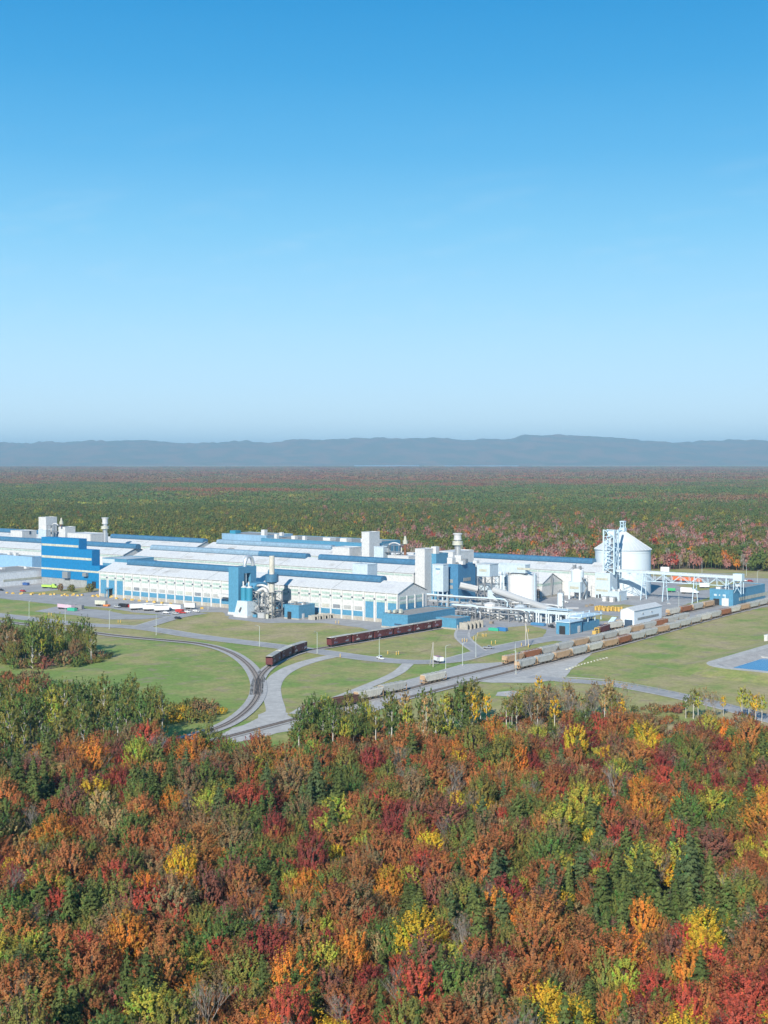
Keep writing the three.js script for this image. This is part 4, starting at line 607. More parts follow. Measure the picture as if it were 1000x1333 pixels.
for (let i = -90; i < 90; i++) for (let j = 0; j < 140; j++) {        // the autumn wood between the drone and the field
  const d = 140 + j * 4.1 + (Rf() - .5) * 3.5, s = i * 4.1 + (j % 2) * 2 + (Rf() - .5) * 3.5, keep = Rf();
  if (Math.abs(s) > d * .37 + 28) continue;
  const [x, z] = toWorld(d, s); if (d > 560 || inPoly(x, z, fieldPoly) || inPoly(x, z, grovePoly)) continue;
  const near = coniferSpots.reduce((m, [cx, cz, r]) => Math.max(m, 1 - Math.hypot(x - cx, z - cz) / r), 0), q = Rf(), size = .53 + Math.pow(Rf(), 1.6) * .6;
  if (q < .09 + near * 1.1) plan.push({ kind: 'conif', k: Math.floor(Rf() * 5), colour: ['dark', 'mid', 'dark', 'mid', 'blue'][Math.floor(Rf() * 5)], x, z, s: .55 + Rf() * .38, a: Rf() * 6.28 });
  else if (q > .975) plan.push({ kind: 'bare', k: Math.floor(Rf() * 3), colour: 'brown', x, z, s: .7 + Rf() * .25, a: Rf() * 6.28 });
  else if (keep > .07) plan.push({ kind: 'broad', ...shapeFor(pickBroad(x, z, Rf), Rf), x, z, s: size * (.9 + .12 * fbm(x / 30, z / 30, 2)), a: Rf() * 6.28 });
}
// tall pale-barked trees along the tracks, the grove and the copse in the field
function growIn(poly, n, fn, seed) { const R = rng(seed), xs = poly.map((p) => p[0]), zs = poly.map((p) => p[1]), out = []; let guard = 0;
  while (out.length < n && guard++ < 8000) { const x = lerp(Math.min(...xs), Math.max(...xs), R()), z = lerp(Math.min(...zs), Math.max(...zs), R()); if (!inPoly(x, z, poly) || out.some((o) => Math.hypot(o[0] - x, o[1] - z) < (fn.gap ?? 2.6))) continue; out.push([x, z]); plan.push({ x, z, a: R() * 6.28, ...fn.make(R, x, z) }); } }
const special = (group, make, gap) => ({ gap, make: (R, x, z) => ({ group, ...make(R, x, z) }) });
const pick = (R, a) => a[Math.floor(R() * a.length)];
const GROVE = 'green poplars of the grove beside the curved track', COPSE = 'trees of the copse on the lawn', ROW = 'slender trees between the wood and the railway', BIRCH = 'pale birches along the perimeter road', SHRUB = 'shrubs at the edge of the lawn';
growIn(grovePoly, 105, special(GROVE, (R) => ({ kind: 'tall', k: pick(R, [0, 2, 0, 2, 1]), colour: pick(R, ['green', 'green', 'olive', 'green', 'olive', 'olive', 'lime']), s: .74 + R() * .34 }), 4.4), 71);
growIn([[187.2, 248], [204.1, 235.2], [222.5, 238.1], [224.6, 225.3], [234.4, 212.1], [225.4, 195.2], [203.9, 179.6], [187.9, 181.7], [179.2, 198.4], [162.7, 204.3], [135.1, 211.6]], 58, special(COPSE, (R) => ({ kind: R() < .55 ? 'broad' : 'tall', k: pick(R, [0, 1, 2]), colour: pick(R, ['green', 'green', 'olive', 'green', 'brown', 'olive', 'lime']), s: .8 + R() * .3 }), 2.9), 72);
growIn([[191.2, 250.8], [207.9, 238], [226.1, 240.9], [228.2, 228.2], [238, 215.1], [229.7, 198], [203.9, 179.6], [179.2, 198.4], [162.7, 204.3], [139.9, 214.9]], 46, special(COPSE, (R) => ({ kind: 'bush', k: pick(R, [0, 1, 1]), colour: pick(R, ['green', 'olive', 'green', 'brown', 'plum']), s: 1.1 + R() * .9 }), 2.6), 82);
growIn([[418.6, 276.1], [418.3, 260.3], [429, 248.8], [446.4, 270.2], [440.8, 283.3], [433.3, 291.8]], 24, special(ROW, (R) => ({ kind: R() < .7 ? 'tall' : 'broad', k: pick(R, [0, 1, 2]), colour: pick(R, ['green', 'lime', 'olive', 'green']), s: .6 + R() * .25 }), 3), 73);
growIn([[440, 259.9], [442.6, 229.9], [452.4, 210.1], [470.7, 233.3], [462.5, 257.9], [452.7, 274.2]], 30, special(ROW, (R) => ({ kind: 'tall', k: pick(R, [1, 3, 0, 3]), colour: pick(R, ['lime', 'olive', 'green', 'lime', 'olive', 'tan', 'gold', 'green']), s: .75 + R() * .35 }), 2.6), 74);
growIn([[456.4, 203.4], [460.4, 185.5], [482.3, 172.5], [495.9, 180.5], [499.1, 198.6], [479.9, 218.3], [470.4, 225.5]], 54, special(ROW, (R) => R() < .45 ? { kind: 'bare', k: pick(R, [0, 1, 2]), colour: 'tan', s: .7 + R() * .3 } : { kind: 'tall', k: pick(R, [1, 3]), colour: pick(R, ['tan', 'olive', 'brown', 'lime', 'olive', 'brown', 'gold']), s: .65 + R() * .25 }, 2.6), 75);
for (const [px, k, c, s] of [[[508.9, 161.6], 3, 'green', .62], [[511.7, 161.3], 1, 'olive', .72], [[513.1, 160.3], 1, 'lime', .7], [[526.9, 153.3], 1, 'lime', .74], [[528.9, 151.8], 3, 'lime', .78], [[532, 153], 1, 'gold', .7], [[534.3, 153], 3, 'lime', .66], [[518, 149.1], 3, 'gold', .5], [[458.5, 181.2], 3, 'gold', .82]]) plan.push({ kind: 'tall', k, colour: c, x: px[0], z: px[1], s, a: k + s * 9, group: BIRCH });
for (const [px, s] of [[[516.1, 159.7], .88], [[519.1, 159.2], .86]]) plan.push({ kind: 'bare', k: 1, colour: 'tan', x: px[0], z: px[1], s, a: s * 9, group: BIRCH });
growIn([[346.3, 266.6], [355.8, 245.5], [364.9, 252.4], [374.7, 272.9], [372, 283.6], [362.6, 282.1]], 26, special(SHRUB, (R) => ({ kind: 'bush', k: pick(R, [0, 1, 2]), colour: pick(R, ['brown', 'olive', 'tan', 'gold', 'olive']), s: .8 + R() * .6 }), 2.4), 76);
growIn([[227.6, 268.6], [233, 256.8], [260.5, 255.9], [286.5, 270.8], [308.2, 295.6], [303.1, 309.1], [294, 316]], 46, special(SHRUB, (R) => ({ kind: 'bush', k: pick(R, [0, 1, 2]), colour: pick(R, ['brown', 'plum', 'olive', 'green', 'rust', 'green']), s: .9 + R() * .8 }), 2.6), 77);
growIn([[485.6, 160.5], [497.4, 145.6], [517.1, 155.3], [538.2, 157.1], [545.6, 176.2], [524.8, 192.1], [503.4, 195.4]], 60, special(SHRUB, (R) => ({ kind: 'bush', k: pick(R, [0, 1, 2]), colour: pick(R, ['rust', 'brown', 'tan', 'olive', 'plum', 'tan']), s: .5 + R() * .5 }), 2.2), 78);
growIn([[421.9, 279.8], [421.6, 264.3], [431, 250.5], [445, 233.2], [459.2, 215.5], [481.5, 247.9], [473, 272.8], [462.8, 291.3], [448.9, 309.6]], 64, special(ROW, (R) => ({ kind: 'bush', k: pick(R, [0, 1, 2]), colour: pick(R, ['green', 'olive', 'brown', 'rust', 'green', 'lime']), s: .9 + R() * .9 }), 2.6), 83);
growIn([[458.4, 209.1], [470.9, 192.3], [496.1, 183.9], [511.7, 214.5], [494.8, 233.4], [482.5, 247.1]], 40, special(ROW, (R) => ({ kind: 'bush', k: pick(R, [0, 1, 2]), colour: pick(R, ['tan', 'olive', 'brown', 'rust', 'olive', 'plum']), s: .8 + R() * .8 }), 2.6), 84);
growIn([[233.6, 212.7], [228.8, 192.5], [219.1, 181.1], [233.4, 201.2]], 8, special(SHRUB, (R) => ({ kind: 'bush', k: pick(R, [0, 2]), colour: pick(R, ['olive', 'brown']), s: .6 + R() * .3 }), 2), 79);
for (const [px, c, s] of [[[-47.2, -4.5], 'brown', .85], [[-36.7, -5.6], 'olive', 1.1], [[-26.3, -13.5], 'olive', 1.25]]) plan.push({ kind: 'bush', k: 3, colour: c, x: px[0], z: px[1], s, a: s, group: 'clipped trees on the lawn before the bright blue office block' });
// the trees that show largest are things of their own, the rest of the wood is one mass
const dist = (t) => Math.hypot(t.x - CAMX, t.z - CAMZ);
const TREE = { broad: ['maple_tree', 'maple tree'], conif: ['conifer_tree', 'conifer'], bare: ['bare_tree', 'bare tree'], tall: ['poplar_tree', 'poplar tree'], bush: ['shrub', 'shrub'] };
const protos = new Map(), rest = [], count = {};
const wordsFor = (t) => {
  const c = (PAL[t.colour] ?? CONIFER[t.colour])[1], small = t.s < .7 ? 'small' : t.s > .95 ? 'broad' : 'middling';
  if (t.group === GROVE) return `tall ${c} poplar in the grove beside the curved track`;
  if (t.group === COPSE) return `${c} ${t.kind === 'conif' ? 'conifer' : t.kind === 'broad' ? 'round tree' : t.kind === 'bush' ? 'bush' : 'tall tree'} in the copse on the lawn`;
  if (t.group === ROW) return t.kind === 'bare' ? 'leafless pale tree between the wood and the railway yard' : `slender ${c} ${t.kind === 'broad' ? 'round tree' : t.kind === 'bush' ? 'bush' : 'tree'} between the wood and the railway yard`;
  if (t.group === BIRCH) return t.kind === 'bare' ? 'leafless white-barked birch beside the perimeter road' : `slim ${c} birch with pale trunk beside the perimeter road`;
  if (t.group === SHRUB) return `low ${c} shrub at the edge of the lawns`;
  if (t.group) return `rounded ${c} tree on the lawn before the bright blue office block`;
  if (t.kind === 'bare') return 'grey leafless tree among coloured crowns of the autumn wood';
  return t.kind === 'conif' ? `${c} pointed conifer in the autumn wood` : `${small} ${c} maple crown in the autumn wood`;
};
plan.sort((a, b) => dist(a) / a.s - dist(b) / b.s);
for (const t of plan) {
  const cap = t.kind === 'broad' && !t.group ? 'maple' : t.kind; count[cap] = (count[cap] ?? 0) + 1;
  if (count[cap] > 290) { rest.push(t); continue; }
  const k = t.kind === 'broad' || t.kind === 'tall' || t.kind === 'bush' ? t.k : t.k, key = t.kind + k + t.colour, P = treeKinds[t.kind][k]; let o;
  if (!protos.has(key)) {
    const [n] = TREE[t.kind]; o = new THREE.Group(); o.name = numbered(n); scene.add(o);
    part('trunk', P.trunk, t.kind === 'bare' ? M.twig : t.kind === 'tall' ? M.birch : M.bark, o); if (P.crown) part('crown', P.crown, leafMats[t.colour], o); protos.set(key, o);
  } else o = dup(protos.get(key));
  o.position.set(t.x, 0, t.z); o.rotation.y = t.a; o.scale.set(t.s, t.s * (t.kind === 'bush' ? .85 : t.kind === 'tall' ? .85 + ((t.a * 7) % 1) * .25 : .86 + ((t.a * 7) % 1) * .3), t.s);
  o.userData = {}; tag(o, wordsFor(t), TREE[t.kind][1], (t.group ?? 'autumn wood before the field') + ': ' + wordsFor(t).split(' ').slice(0, 4).join(' '));
}
function scatter(parent, name, geo, material, list) {
  if (!list.length) return; const m = new THREE.InstancedMesh(geo, material, list.length), q = new THREE.Quaternion(), o = M4(), c = new THREE.Color(); m.name = name; m.castShadow = m.receiveShadow = true;
  list.forEach((t, i) => { m.setMatrixAt(i, o.compose(new THREE.Vector3(t.x, t.y ?? 0, t.z), q.setFromAxisAngle(UPV, t.a), new THREE.Vector3(t.s, t.sy ?? t.s, t.s))); m.setColorAt(i, c.setRGB(...t.c)); });
  parent.add(m); return m;
}
const jitter = (c, R, v = .18) => { const k = 1 + (R() - .5) * 2 * v, h = (R() - .5) * .16; return [c[0] * k * (1 + h), c[1] * k * (1 - h * .4), c[2] * k]; };
{ const g = new THREE.Group(); g.name = 'wood_beyond'; scene.add(g); tag(g, 'mixed autumn wood of maples and conifers reaching to the field', 'wood', null, 'stuff');
  const R = rng(88), by = {}; for (const t of rest) (by[t.kind + t.k] ??= []).push({ ...t, sy: t.s * (t.kind === 'tall' ? .95 : .86 + ((t.a * 7) % 1) * .3), c: jitter((PAL[t.colour] ?? CONIFER[t.colour])[0], R, .12) });
  for (const k in by) { const P = treeKinds[by[k][0].kind][by[k][0].k]; if (P.crown) scatter(g, 'crown', P.crown, leafMats.plain, by[k]); scatter(g, 'trunk', clean(P.trunk), M.bark, by[k].map((t) => ({ ...t, c: [1, 1, 1] }))); } }
console.log('trees', JSON.stringify(count), 'rest', rest.length);

// ------------------------------------------------------------------ the woods beyond the works, out to 13 km
const far = { red: PAL.red[0], pink: [.40, .20, .17], rust: PAL.rust[0], orange: PAL.orange[0], gold: PAL.gold[0], lime: PAL.lime[0], olive: PAL.olive[0], green: PAL.green[0], pine: CONIFER.mid[0], grey: [.40, .35, .31], maroon: PAL.plum[0], brown: PAL.brown[0] };
function farColour(x, z, R) {
  const [d, s] = fromCam(x, z), px = s / d / .2857, a = fbm(x / 85, z / 110, 4) * 1.5, b = fbm(x / 300 + 30, z / 240, 4) * 1.3, c = fbm(x / 1400 + 7, z / 900, 3), q = Math.max(26, d * .011), r = clamp(.5 + n2b(x / q, z / q) * .42 + n2b(x / q * .4 + 31, z / q * .4) * .25, 0, 1) * .72 + R() * .28;
  const w = {};
  const nearBand = 1 - sstep(1500, 2500, d + a * 700), mid = (1 - nearBand) * (1 - sstep(2200, 5200, d + c * 2600)), farB = 1 - nearBand - mid, east = sstep(-.2, .12, px + b * .3);
  w.red = nearBand * east * (.8 + a * 2); w.pink = nearBand * east * (1.5 + b * 2.4); w.grey = nearBand * east * (.8 + a) + mid * .1; w.orange = nearBand * .25 + mid * .06; w.gold = nearBand * (1 - east) * .5 + mid * .05; w.lime = nearBand * (1 - east) * 1.0 + mid * (.45 + a * .8 - b * 1.5);
  w.olive = nearBand * (1.4 - east * .4) + mid * (1.6 + a) + farB * .5; w.green = nearBand * (1.4 - a * 1.5) + mid * (1.6 - a) + farB * .4; w.pine = nearBand * (.45 - a) + mid * (1.3 + b * 3.5) + farB * (.4 + b * 2); w.brown = farB * 1.6 + mid * (.7 + c * 3 - b * 1.5) + nearBand * .3; w.rust = nearBand * .4 + farB * (.9 + c) + mid * .25; w.maroon = farB * (1.4 + c * 2) + mid * (.2 + c);
  let sum = 0; for (const k in w) { w[k] = Math.pow(Math.max(0, w[k]), 1.35); sum += w[k]; } let t = r * sum; for (const k in w) { t -= w[k]; if (t <= 0) return k; } return 'olive';
}
const farB = [0, 1, 2, 3, 4].map((k) => { const P = broadleaf(700 + k, { h: [12, 14, 13, 11, 15][k], r: [3, 3.3, 2.7, 3.4, 2.9][k], base: .22, clumps: 64, leaves: 6, s: .74, up: .9, lump: .4, vary: .12, hue: .05 }); return mergeGeometries([P.crown, wood(bar([0, 0, 0], [0, P.h * .5, 0], .2, 3), [1.1, 1.3, 1.6])]); });
const farC = [0, 1, 2].map((k) => conifer(720 + k, { h: [16, 14, 18][k], r: [2.6, 2.4, 3][k], whorls: 10, leaves: 6, s: .75, pow: [.9, 1, .7][k] }).crown);
const farG = [0, 1].map((k) => { const P = bareTree(740 + k, { h: 12, leafy: 0 }); const L = new Leaves(750 + k), R = L.R; for (let i = 0; i < 60; i++) { const a = R() * 6.28, y = 4 + R() * 8, q = 1.9 * Math.sqrt(R()); L.leaf(Math.cos(a) * q, y, Math.sin(a) * q, R() - .5, .2, R() - .5, Math.cos(a) * .3, 1, Math.sin(a) * .3, 1.4, .13, L.tone(.2, .05)); } return mergeGeometries([L.geo(), wood(bar([0, 0, 0], [0, 9, 0], .16, 3), [1.5, 1.5, 1.5])]); });
{ const g = new THREE.Group(); g.name = 'far_woods'; scene.add(g); tag(g, 'broad mixed autumn woods on the plain beyond the works', 'wood', null, 'stuff');
  const R = rng(909), lists = {};
  const step = 5.6; let d = 930;
  while (d < 2350) { for (let s = -d * .345 - 20; s < d * .345 + 20; s += step) { const dd = d + (R() - .5) * step * 1.3, ss = s + (R() - .5) * step * 1.3, [x, z] = toWorld(dd, ss), skip = R() < .06; if (skip || inPoly(x, z, fieldPoly) || z > -240) continue;
      const k = farColour(x, z, R), key = k === 'pine' ? 'c' + Math.floor(R() * 3) : k === 'grey' ? 'g' + Math.floor(R() * 2) : 'b' + Math.floor(R() * 5), sz = .72 + R() * .5; (lists[key] ??= []).push({ x, z, s: sz, sy: sz * (.85 + R() * .35), a: R() * 6.28, c: jitter(far[k], R, .12) }); } d += step; }
  for (const k in lists) scatter(g, 'crown', { b: farB, c: farC, g: farG }[k[0]][+k[1]], leafMats.plain, lists[k]);
  // farther off the crowns come in stands
  const stand = (seed, size, n, quadsPer, leafSize, h0) => { const L = new Leaves(seed), Q = L.R; for (let i = 0; i < n; i++) { const x = (Q() - .5) * size, z = (Q() - .5) * size, h = h0 * (.7 + Q() * .5), r = h0 * (.2 + Q() * .12), t = L.tone(.16, .1); for (let k = 0; k < quadsPer; k++) { const a = Q() * 6.28, u = Q(), q = Math.sqrt(1 - u * u) * r, y = h * .45 + u * h * .55; L.leaf(x + Math.cos(a) * q, y, z + Math.sin(a) * q, Math.cos(a) * .8, .25 + u, Math.sin(a) * .8, 0, 1, .2, leafSize * (.7 + Q() * .6), leafSize * .7, t.map((v) => v * (.85 + Q() * .3))); } } return L.geo(); };
  const midStands = [0, 1, 2, 3].map((k) => stand(800 + k, 30, 26, 30, 1.4, 13)), farStands = [0, 1, 2, 3].map((k) => stand(820 + k, 100, 150, 9, 3.4, 13));
  for (const [name, protosS, d0, d1, st, nm] of [['mid', midStands, 2350, 5200, 22, 'crown'], ['far', farStands, 5200, 13600, 74, 'crown']]) {
    const ls = [[], [], [], []]; for (let q = d0; q < d1; q += st) for (let s = -q * .345; s < q * .345; s += st) { const [x, z] = toWorld(q + (R() - .5) * st * .5, s + (R() - .5) * st * .5), k = farColour(x, z, R), c0 = far[k], m = far[farColour(x + 30, z, R)]; ls[Math.floor(R() * 4)].push({ x, z, s: 1, sy: .85 + R() * .4, a: R() * 6.28, c: jitter(mixc(c0, m, .5), R, .1) }); }
    ls.forEach((l, i) => scatter(g, nm, protosS[i], leafMats.plain, l));
  } }

// ------------------------------------------------------------------ railway cars
function printTex(seed, w, h, draw) { const c = document.createElement('canvas'); c.width = w; c.height = h; const x = c.getContext('2d'); draw(x, rng(seed), w, h); const t = new THREE.CanvasTexture(c); t.colorSpace = THREE.SRGBColorSpace; return t; }
const graffiti = [0, 1, 2].map((k) => mat([1, 1, 1], { roughness: .7, map: printTex(900 + k, 512, 112, (x, R, w, h) => {
  x.fillStyle = '#5d2b2d'; x.fillRect(0, 0, w, h); for (let i = 0; i < 60; i++) { x.fillStyle = `rgba(${70 + R() * 40},${35 + R() * 20},${38 + R() * 14},.35)`; x.fillRect(R() * w, R() * h, 10 + R() * 60, 4 + R() * 30); }
  x.fillStyle = '#d8d0cc'; x.fillRect(60 + R() * 20, 12, 34, 8); x.fillRect(62, 26, 22, 5); x.fillRect(400, 14, 40, 5);
  for (let q = 0; q < 3; q++) { const cx = 40 + q * 165 + R() * 40, hue = ['#d6d6da', '#9fb6c8', '#57a58c', '#b9a6c4', '#e6e2dc', '#7f8fb8'][Math.floor(R() * 6)]; x.strokeStyle = hue; x.lineWidth = 6 + R() * 5; x.lineJoin = 'round'; x.beginPath(); x.moveTo(cx, h - 12); for (let i = 0; i < 9; i++) x.lineTo(cx + i * 11 + R() * 8, i % 2 ? h - 12 - R() * 10 : h * (.45 + R() * .25)); x.stroke(); x.strokeStyle = '#2c2430'; x.lineWidth = 2; x.stroke(); }
}) }));
function side(w, h, m) { const g = new THREE.PlaneGeometry(w, h); return g; }
function bogies(g, at, m = M.darkSteel) { for (const s of [-1, 1]) { const b = part('bogie', [bx(s * at - 1.5, s * at + 1.5, .75, 1.15, -1.15, -.85), bx(s * at - 1.5, s * at + 1.5, .75, 1.15, .85, 1.15), bx(s * at - .4, s * at + .4, .8, 1.3, -.85, .85)], m, g); for (const a of [-.9, .9]) part('wheel', [-.75, .75].map((z) => new THREE.CylinderGeometry(.45, .45, .14, 14).rotateX(Math.PI / 2).translate(s * at + a, 1.0, z)), M.dark, b); } }
function makeBoxcar(k) {
  const g = new THREE.Group(); part('body', bx(-7.6, 7.6, 1.3, 4.7, -1.45, 1.45), M.boxcar, g); part('roof', prismX([[-1.55, 4.7], [1.55, 4.7], [1.5, 4.86], [0, 5.1], [-1.5, 4.86]], -7.65, 7.65), k % 2 ? M.hopperWhite : M.hatch, g);
  part('ribs', Array.from({ length: 17 }, (_, i) => bx(-7.4 + i * .925 - .07, -7.4 + i * .925 + .07, 1.35, 4.65, -1.56, 1.56)), M.boxcar, g);
  for (const s of [-1, 1]) { const p = part('painted_panel', new THREE.PlaneGeometry(14.6, 3.1), graffiti[k % 3], g); p.position.set(0, 3, s * 1.575); if (s < 0) p.rotation.y = Math.PI; part('door', bx(-1.7, 1.7, 1.4, 4.55, s * 1.6 - .03, s * 1.6 + .03), M.boxcar, g); part('end_cap', bx(s * 7.6, s * 7.72, 4.25, 4.7, -1.5, 1.5), M.hopperWhite, g).position.x = s < 0 ? -.12 : 0; part('ladder', [-1.2, 1.2].map((z) => bx(s * 7.7 - .05, s * 7.7 + .05, 1.2, 4.3, z - .2, z + .2)), M.boxcar, g); part('coupler', bx(s * 7.7, s * 8.35, 1, 1.3, -.2, .2).toNonIndexed(), M.dark, g); }
  part('underframe', bx(-7.6, 7.6, 1, 1.3, -.6, .6), M.dark, g); bogies(g, 5.6); return g;
}
function makeHopper(m, end = m) {
  const g = new THREE.Group(), prof = [[-7.4, 4.75], [7.4, 4.75], [7.4, 3.7], [5.3, 1.55], [-5.3, 1.55], [-7.4, 3.7]];
  part('body', [prism(prof, -1.52, 1.52, .28)], m, g); part('ribs', Array.from({ length: 11 }, (_, i) => bx(-5 + i - .06, -5 + i + .06, 1.7, 4.4, -1.6, 1.6)), m, g);
  const r = part('roof', prismX([[-1.2, 4.72], [1.2, 4.72], [.7, 4.95], [-.7, 4.95]], -7.2, 7.2), M.hatch, g); for (let i = 0; i < 5; i++) for (const z of [-.5, .5]) part('hatch', bx(-5.6 + i * 2.8 - .75, -5.6 + i * 2.8 + .75, 4.9, 5.1, z - .34, z + .34), m, r); part('roof_walk', bx(-7.4, 7.4, 5.06, 5.12, -.14, .14), M.steel, r);
  for (let i = -1; i <= 1; i++) part('chute', prism([[i * 3.4 - 1.5, 1.6], [i * 3.4 + 1.5, 1.6], [i * 3.4 + .5, .75], [i * 3.4 - .5, .75]], -.9, .9), end, g);
  for (const s of [-1, 1]) { part('end_frame', [bx(s * 7.35 - .1, s * 7.35 + .1, 1.2, 3.8, -1.4, -1.25), bx(s * 7.35 - .1, s * 7.35 + .1, 1.2, 3.8, 1.25, 1.4), bx(s * 6.6 - 1.1, s * 6.6 + 1.1, 1.1, 1.35, -1.4, 1.4), bx(s * 6.9 - .07, s * 6.9 + .07, 1.3, 4.4, -.2, .2), bx(s * 7.45 - .05, s * 7.45 + .05, 2.6, 4.6, -1.3, 1.3)], end, g); part('coupler', bx(s > 0 ? 7.4 : -8.3, s > 0 ? 8.3 : -7.4, 1, 1.3, -.2, .2), M.dark, g); }
  bogies(g, 5.9); return g;
}
function makeCoalCar(m) { const g = new THREE.Group(); part('body', [bx(-7.4, 7.4, 1.3, 4.3, 1.35, 1.5), bx(-7.4, 7.4, 1.3, 4.3, -1.5, -1.35), bx(-7.4, -7.25, 1.3, 4.3, -1.35, 1.35), bx(7.25, 7.4, 1.3, 4.3, -1.35, 1.35), bx(-7.25, 7.25, 1.3, 1.6, -1.35, 1.35)], m, g); part('ribs', Array.from({ length: 15 }, (_, i) => bx(-7 + i - .09, -7 + i + .09, 1.3, 4.3, -1.62, 1.62)), m, g); part('rim', [bx(-7.5, 7.5, 4.3, 4.5, 1.3, 1.65), bx(-7.5, 7.5, 4.3, 4.5, -1.65, -1.3)], m, g); for (const s of [-1, 1]) part('coupler', bx(s > 0 ? 7.4 : -8.3, s > 0 ? 8.3 : -7.4, 1, 1.3, -.2, .2), M.dark, g); bogies(g, 5.8); return g; }
const curveOf = (pts) => new THREE.CatmullRomCurve3(pts.map(([x, z]) => new THREE.Vector3(x, 0, z)), false, 'centripetal');
function putOnTrack(o, curve, s) { const L = curve.getLength(), t = clamp(s / L, 0, 1), p = curve.getPointAt(t), d = curve.getTangentAt(t); o.position.set(p.x, 0, p.z); o.rotation.y = Math.atan2(-d.z, d.x); }
const carProtos = {}, railcar = (name, key, make, label, group, curve, s) => { let o; if (!carProtos[key]) { o = carProtos[key] = make(); o.name = numbered(name); scene.add(o); } else o = dup(carProtos[key]); o.userData = {}; tag(o, label, 'railcar', group); putOnTrack(o, curve, s); if (name === 'boxcar') o.scale.setScalar(1.06); else o.scale.set(1, .9, .95); return o; };
const atZ = (curve, z) => { const L = curve.getLength(); let best = 0, bd = 1e9; for (let i = 0; i <= 400; i++) { const p = curve.getPointAt(i / 400), d = Math.abs(p.z - z); if (d < bd) { bd = d; best = i / 400 * L; } } return best; };
{ const spur = curveOf(spurTrack), s3 = nearest(spur, 306.5, 165.8) + 8.4, s6 = nearest(spur, 289.2, 99.4) + 8;
  function nearest(c, x, z) { const L = c.getLength(); let b = 0, bd = 1e9; for (let i = 0; i <= 600; i++) { const p = c.getPointAt(i / 600), d = Math.hypot(p.x - x, p.z - z); if (d < bd) { bd = d; b = i / 600 * L; } } return b; }
  const words3 = ['end boxcar of three, dark red, nearest the rail fork on the curve', 'middle boxcar of three dark red ones on the curve', 'last of three dark red boxcars, by the access road'];
  for (let k = 0; k < 3; k++) railcar('boxcar', 'box' + k % 3, () => makeBoxcar(k), words3[k], 'three boxcars on the curve', spur, s3 + k * 18);
  const words6 = ['first of six dark red boxcars, standing where the spur crosses the road', 'second dark red boxcar from the road crossing, with white graffiti', 'third dark red boxcar from the road crossing', 'dark red boxcar with green graffiti beside the low blue pump house', 'fifth dark red boxcar from the road crossing, along the pump house', 'sixth dark red boxcar, half hidden by the substation'];
  for (let k = 0; k < 6; k++) railcar('boxcar', 'box' + (k + 1) % 3, () => makeBoxcar(k), words6[k], 'six boxcars by the pump house', spur, s6 + k * 17.6); }
{ const c1 = curveOf(frontTrack), c2 = curveOf(secondTrack), c3 = curveOf(thirdTrack);
  const kinds = { grey: [() => makeHopper(M.hopperGrey, M.hopperTan), 'pale grey covered hopper car'], white: [() => makeHopper(M.hopperWhite, M.hopperTan), 'off-white covered hopper car'], tan: [() => makeHopper(M.hopperTan, M.hopperTan), 'tan weathered covered hopper car'], rust: [() => makeHopper(M.hopperRust, M.hopperRust), 'rust-red covered hopper car'], brown: [() => makeCoalCar(M.hopperBrown), 'dark brown open-topped gondola car'], red: [() => makeHopper(M.boxcar, M.boxcar), 'dark red covered hopper car'] };
  const put = (k, c, s, where, group) => railcar(k === 'brown' ? 'gondola_car' : 'hopper_car', k, kinds[k][0], kinds[k][1] + ' ' + where, group, c, s);
  let s = atZ(c1, 104) + 7.6; const front = 'grey grey tan grey white tan rust grey grey tan grey grey grey white grey rust white tan grey grey grey tan'.split(' '); front.forEach((k, i) => put(k, c1, s + i * 16.5, 'in the row beside the grass slope', 'front row of hopper cars'));
  s = atZ(c2, 95) + 7.6; 'tan rust grey grey tan grey grey white tan grey rust grey grey'.split(' ').forEach((k, i) => put(k, c2, s + i * 16.5, 'in the second row of the yard', 'second row of hopper cars'));
  s = atZ(c2, 238); ['brown', 'brown', 'white', 'grey', 'white'].forEach((k, i) => put(k, c2, s + i * 17.2 + (i > 3 ? 14 : 0), 'near the trees at the mouth of the yard', 'cars standing near the trees'));
  s = atZ(c3, -34); ['red', 'white', 'tan'].forEach((k, i) => put(k, c3, s + i * 17.2, 'between the loading shed and the pale rail shed', 'cars before the rail shed'));
  s = atZ(c3, -134); ['white', 'rust', 'grey', 'tan'].forEach((k, i) => put(k, c3, s + i * 17.2, 'between the rail shed and the blue unloading house', 'cars before the unloading house'));
  const e = thing('shunting_engine', 'small yellow shunting engine coupled to the dark red hopper car', 'locomotive', null); part('hood', [bx(-3.4, 1, 1.3, 3, -1, 1), bx(-3.6, 3.4, 1, 1.3, -1.3, 1.3)], M.yellow, e); part('cab', bx(1, 3.2, 1.3, 4.2, -1.3, 1.3), M.yellow, e); part('window', [bx(.94, 1, 3.1, 3.8, -1, 1), bx(1.4, 2.8, 3.1, 3.8, -1.34, 1.34)], M.glass, e); part('exhaust', cyl(-1.4, 3, 3.7, 0, .16, .16, 8), M.dark, e); bogies(e, 2.3); putOnTrack(e, c3, atZ(c3, -22)); }

